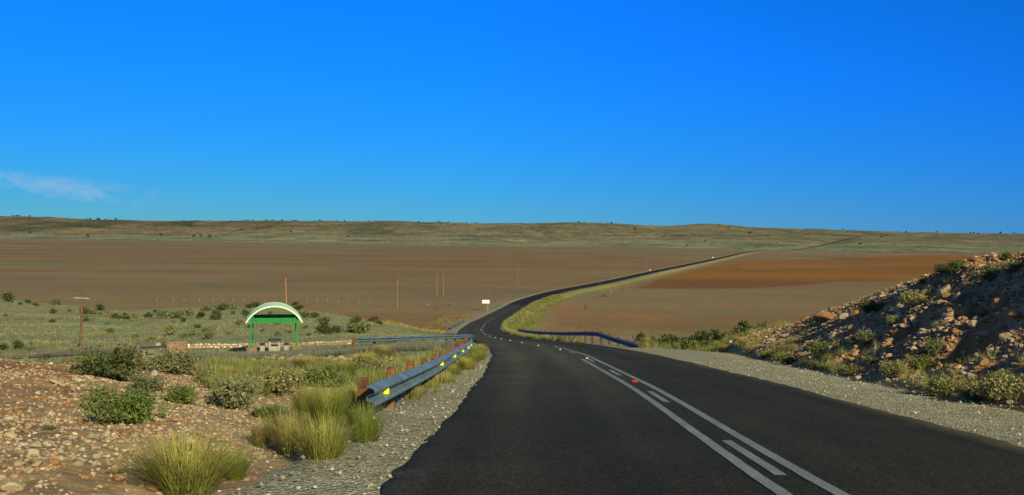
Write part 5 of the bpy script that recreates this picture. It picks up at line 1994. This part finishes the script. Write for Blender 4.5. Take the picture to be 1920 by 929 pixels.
def gate(px, ytop, ybase, wm, label, mat='tank', rails=3):
    b_ = ground_on_pan(px, ybase)
    h_ = (at(px, ytop, b_[1]) - b_)[2]
    root = empty('farm_gate', tuple(b_))
    tag(root, label, 'gate')
    for sx in (-1, 1):
        mb = MB()
        mb.cyl((sx * wm / 2, 0, -.1), (sx * wm / 2, 0, h_), .055, .055, 8)
        mb.build('gate_post', M[mat], root)
    mb = MB()
    mb.cyl((-wm / 2, 0, h_ - .05), (wm / 2, 0, h_ - .05), .045, .045, 8)
    for k in range(rails - 1):
        z0 = h_ * (.25 + .4 * k / max(1, rails - 2))
        mb.cyl((-wm / 2, 0, z0), (wm / 2, 0, z0), .025, .025, 6)
    mb.build('gate_rails', M[mat], root)


gate(428.5, 560, 568, 1.9, 'brown frame gate in the fence line behind the crest left of the shelter', 'pole_wood')
gate(829.5, 562, 576, 1.55, 'grey pipe frame standing left of the dark tank', 'tank')


def fence(posts, label, hgt, rad, mat, wires=3):
    P = np.array(posts)
    P[:, 2] = height(P[:, 0], P[:, 1])
    org = P[0].copy()
    root = empty('wire_fence', tuple(org))
    tag(root, label, 'fence')
    mb = MB()
    mb.cyl((0, 0, -.2), (0, 0, hgt), rad, rad * .9, 7)
    mb.cyl((0, 0, hgt), (0, 0, hgt + .03), rad * .8, rad * .5, 7)
    p0 = mb.build('post', M[mat], root)
    for i, p in enumerate(P):
        o = p0 if i == 0 else p0.copy()
        if i:
            COL.objects.link(o)
            o.parent = root
        o.location = tuple(p - org)
        o.rotation_euler = (random.uniform(-.04, .04), random.uniform(-.04, .04), 0)
        o.scale = (1, 1, random.uniform(.9, 1.08))
    mb = MB()
    for k in range(wires):
        z0 = hgt * (.35 + .28 * k)
        for a, b2 in zip(P[:-1], P[1:]):
            mb.cyl(tuple(a - org + [0, 0, z0]), tuple(b2 - org + [0, 0, z0]), .006, .006, 4)
    mb.build('wires', M['wire'], root)


fence([ground_on_pan(px, 566.5 + (px - 295) * .007) for px in [294, 325, 345, 374, 400, 418, 438, 458, 478, 497, 516, 555, 575, 595, 614.5, 634, 653, 673, 694]],
      'pale fence posts in a row on the pan behind the grassy rise', 1.4, .055, 'post_pale')
fence([ground_on_pan(px, py) for px, py in [(862, 574), (872, 573), (884, 572), (897, 571.5)]], 'short run of thin fence posts between the tank and the white sign', 1.7, .05, 'tank')
fence([ground_on_pan(px, py) for px, py in [(1102, 620), (1111, 623), (1119, 625), (1128, 628), (1137, 631), (1150, 634)]], 'thin wire fence crossing the ground behind the right guardrail', 1.4, .045, 'pole_wood')


# ------------------------------------------------------------------ signs
b_ = ground_on_pan(914.5, 584)
b_[2] = gz(b_[0], b_[1])
Ys_ = b_[1]
root = empty('road_sign', tuple(b_))
tag(root, 'white rectangular sign board on a single post left of the bend', 'sign')
c0, c1 = at(904, 569.3, Ys_) - b_, at(918, 562.8, Ys_) - b_
mb = MB()
mb.box((c1[0] - c0[0], .04, c1[2] - c0[2]), ((c0[0] + c1[0]) / 2, -.07, (c0[2] + c1[2]) / 2), None, .01)
bo = mb.build('sign_board', M['white_board'], root)
mb = MB()
xx = c0[0] + .25
while xx < c1[0] - .3:
    w = random.choice((.05, .08, .11))
    hh_ = random.choice((.11, .11, .15))
    mb.box((w, .006, hh_), (xx, -.0945, (c0[2] + c1[2]) / 2 + .02), None, 0)
    xx += w + random.choice((.035, .05, .05, .09))
mb.build('lettering', M['lettering'], bo)
mb = MB()
mb.cyl((0, 0, -.3), (0, 0, c1[2] - .05), .075, .07, 8)
mb.build('sign_post', M['post_grey'], root)

for px, py, lb in [(1219, 509, 'tiny white kilometre marker left of the straight road, the nearer one'), (1337, 485.5, 'tiny white kilometre marker left of the straight road, the farther one')]:
    b_ = ground_on_pan(px, py)
    b_[2] = gz(b_[0], b_[1])
    root = empty('kilometre_marker', tuple(b_))
    tag(root, lb, 'marker')
    s_ = b_[1] / F
    mb = MB()
    mb.box((1.7 * s_, .04, 1.9 * s_), (0, -.05, 2.4 * s_), None, .01)
    mb.build('marker_board', M['white_board'], root)
    mb = MB()
    mb.cyl((0, 0, -.2), (0, 0, 3.2 * s_), .05, .05, 8)
    mb.build('marker_post', M['post_grey'], root)
Yp = 505.0
p = road_pt(Yp, RHW + .9)[0]
root = empty('road_sign', (p[0], p[1], gz(p[0], p[1])))
tag(root, 'small blue-grey sign on a thin post at the right edge of the dark straight road', 'sign')
mb = MB()
mb.cyl((0, 0, -.2), (0, 0, 3.0), .06, .06, 8)
mb.build('sign_post', M['tank'], root)
mb = MB()
mb.box((.75, .03, .75), (0, .07, 2.8), Matrix.Rotation(RAD(45), 3, 'Y'), .008)
mb.build('sign_board', M['galv_blue'], root)

# pale bits lying on the pan
for px, py, lb in [(802, 573, 'white stone alone on the pan left of the dark stub post'), (1121, 579.5, 'white stone alone on the pan right of the leaning pole')]:
    b_ = ground_on_pan(px, py)
    rock(b_[0], b_[1], gz(b_[0], b_[1]), .55, .4, 0, lb)

# lattice mast on the far ridge
px = 1748.5
dr = float(np.interp((px - 960) / 2000, TS, SD[:, 12]))
r_ = ray(px, 437)
X, Y = r_[0] * dr, dr
zg = gz(X, Y)
H = (at(px, 420, dr)[2] - zg)
root = empty('radio_mast', (X, Y, zg))
tag(root, 'thin reddish lattice radio mast on the far ridge at the right', 'mast')
mb = MB()
leg = [(math.cos(a) * .9, math.sin(a) * .9) for a in (0, 2.09, 4.19)]
for x, y in leg:
    mb.cyl((x, y, -1), (x * .4, y * .4, H), .16, .12, 5)
nb = int(H / 2.2)
for i in range(nb):
    z0, z1 = i * H / nb, (i + 1) * H / nb
    s0, s1 = 1 - .6 * z0 / H, 1 - .6 * z1 / H
    for k in range(3):
        a, b2 = leg[k], leg[(k + 1) % 3]
        mb.cyl((a[0] * s0, a[1] * s0, z0), (b2[0] * s1, b2[1] * s1, z1), .07, .07, 4)
mb.build('lattice', M['tower_red'], root)
mb = MB()
mb.cyl((0, 0, H), (0, 0, H + 5), .08, .04, 6)
mb.build('antenna', M['tower_red'], root)
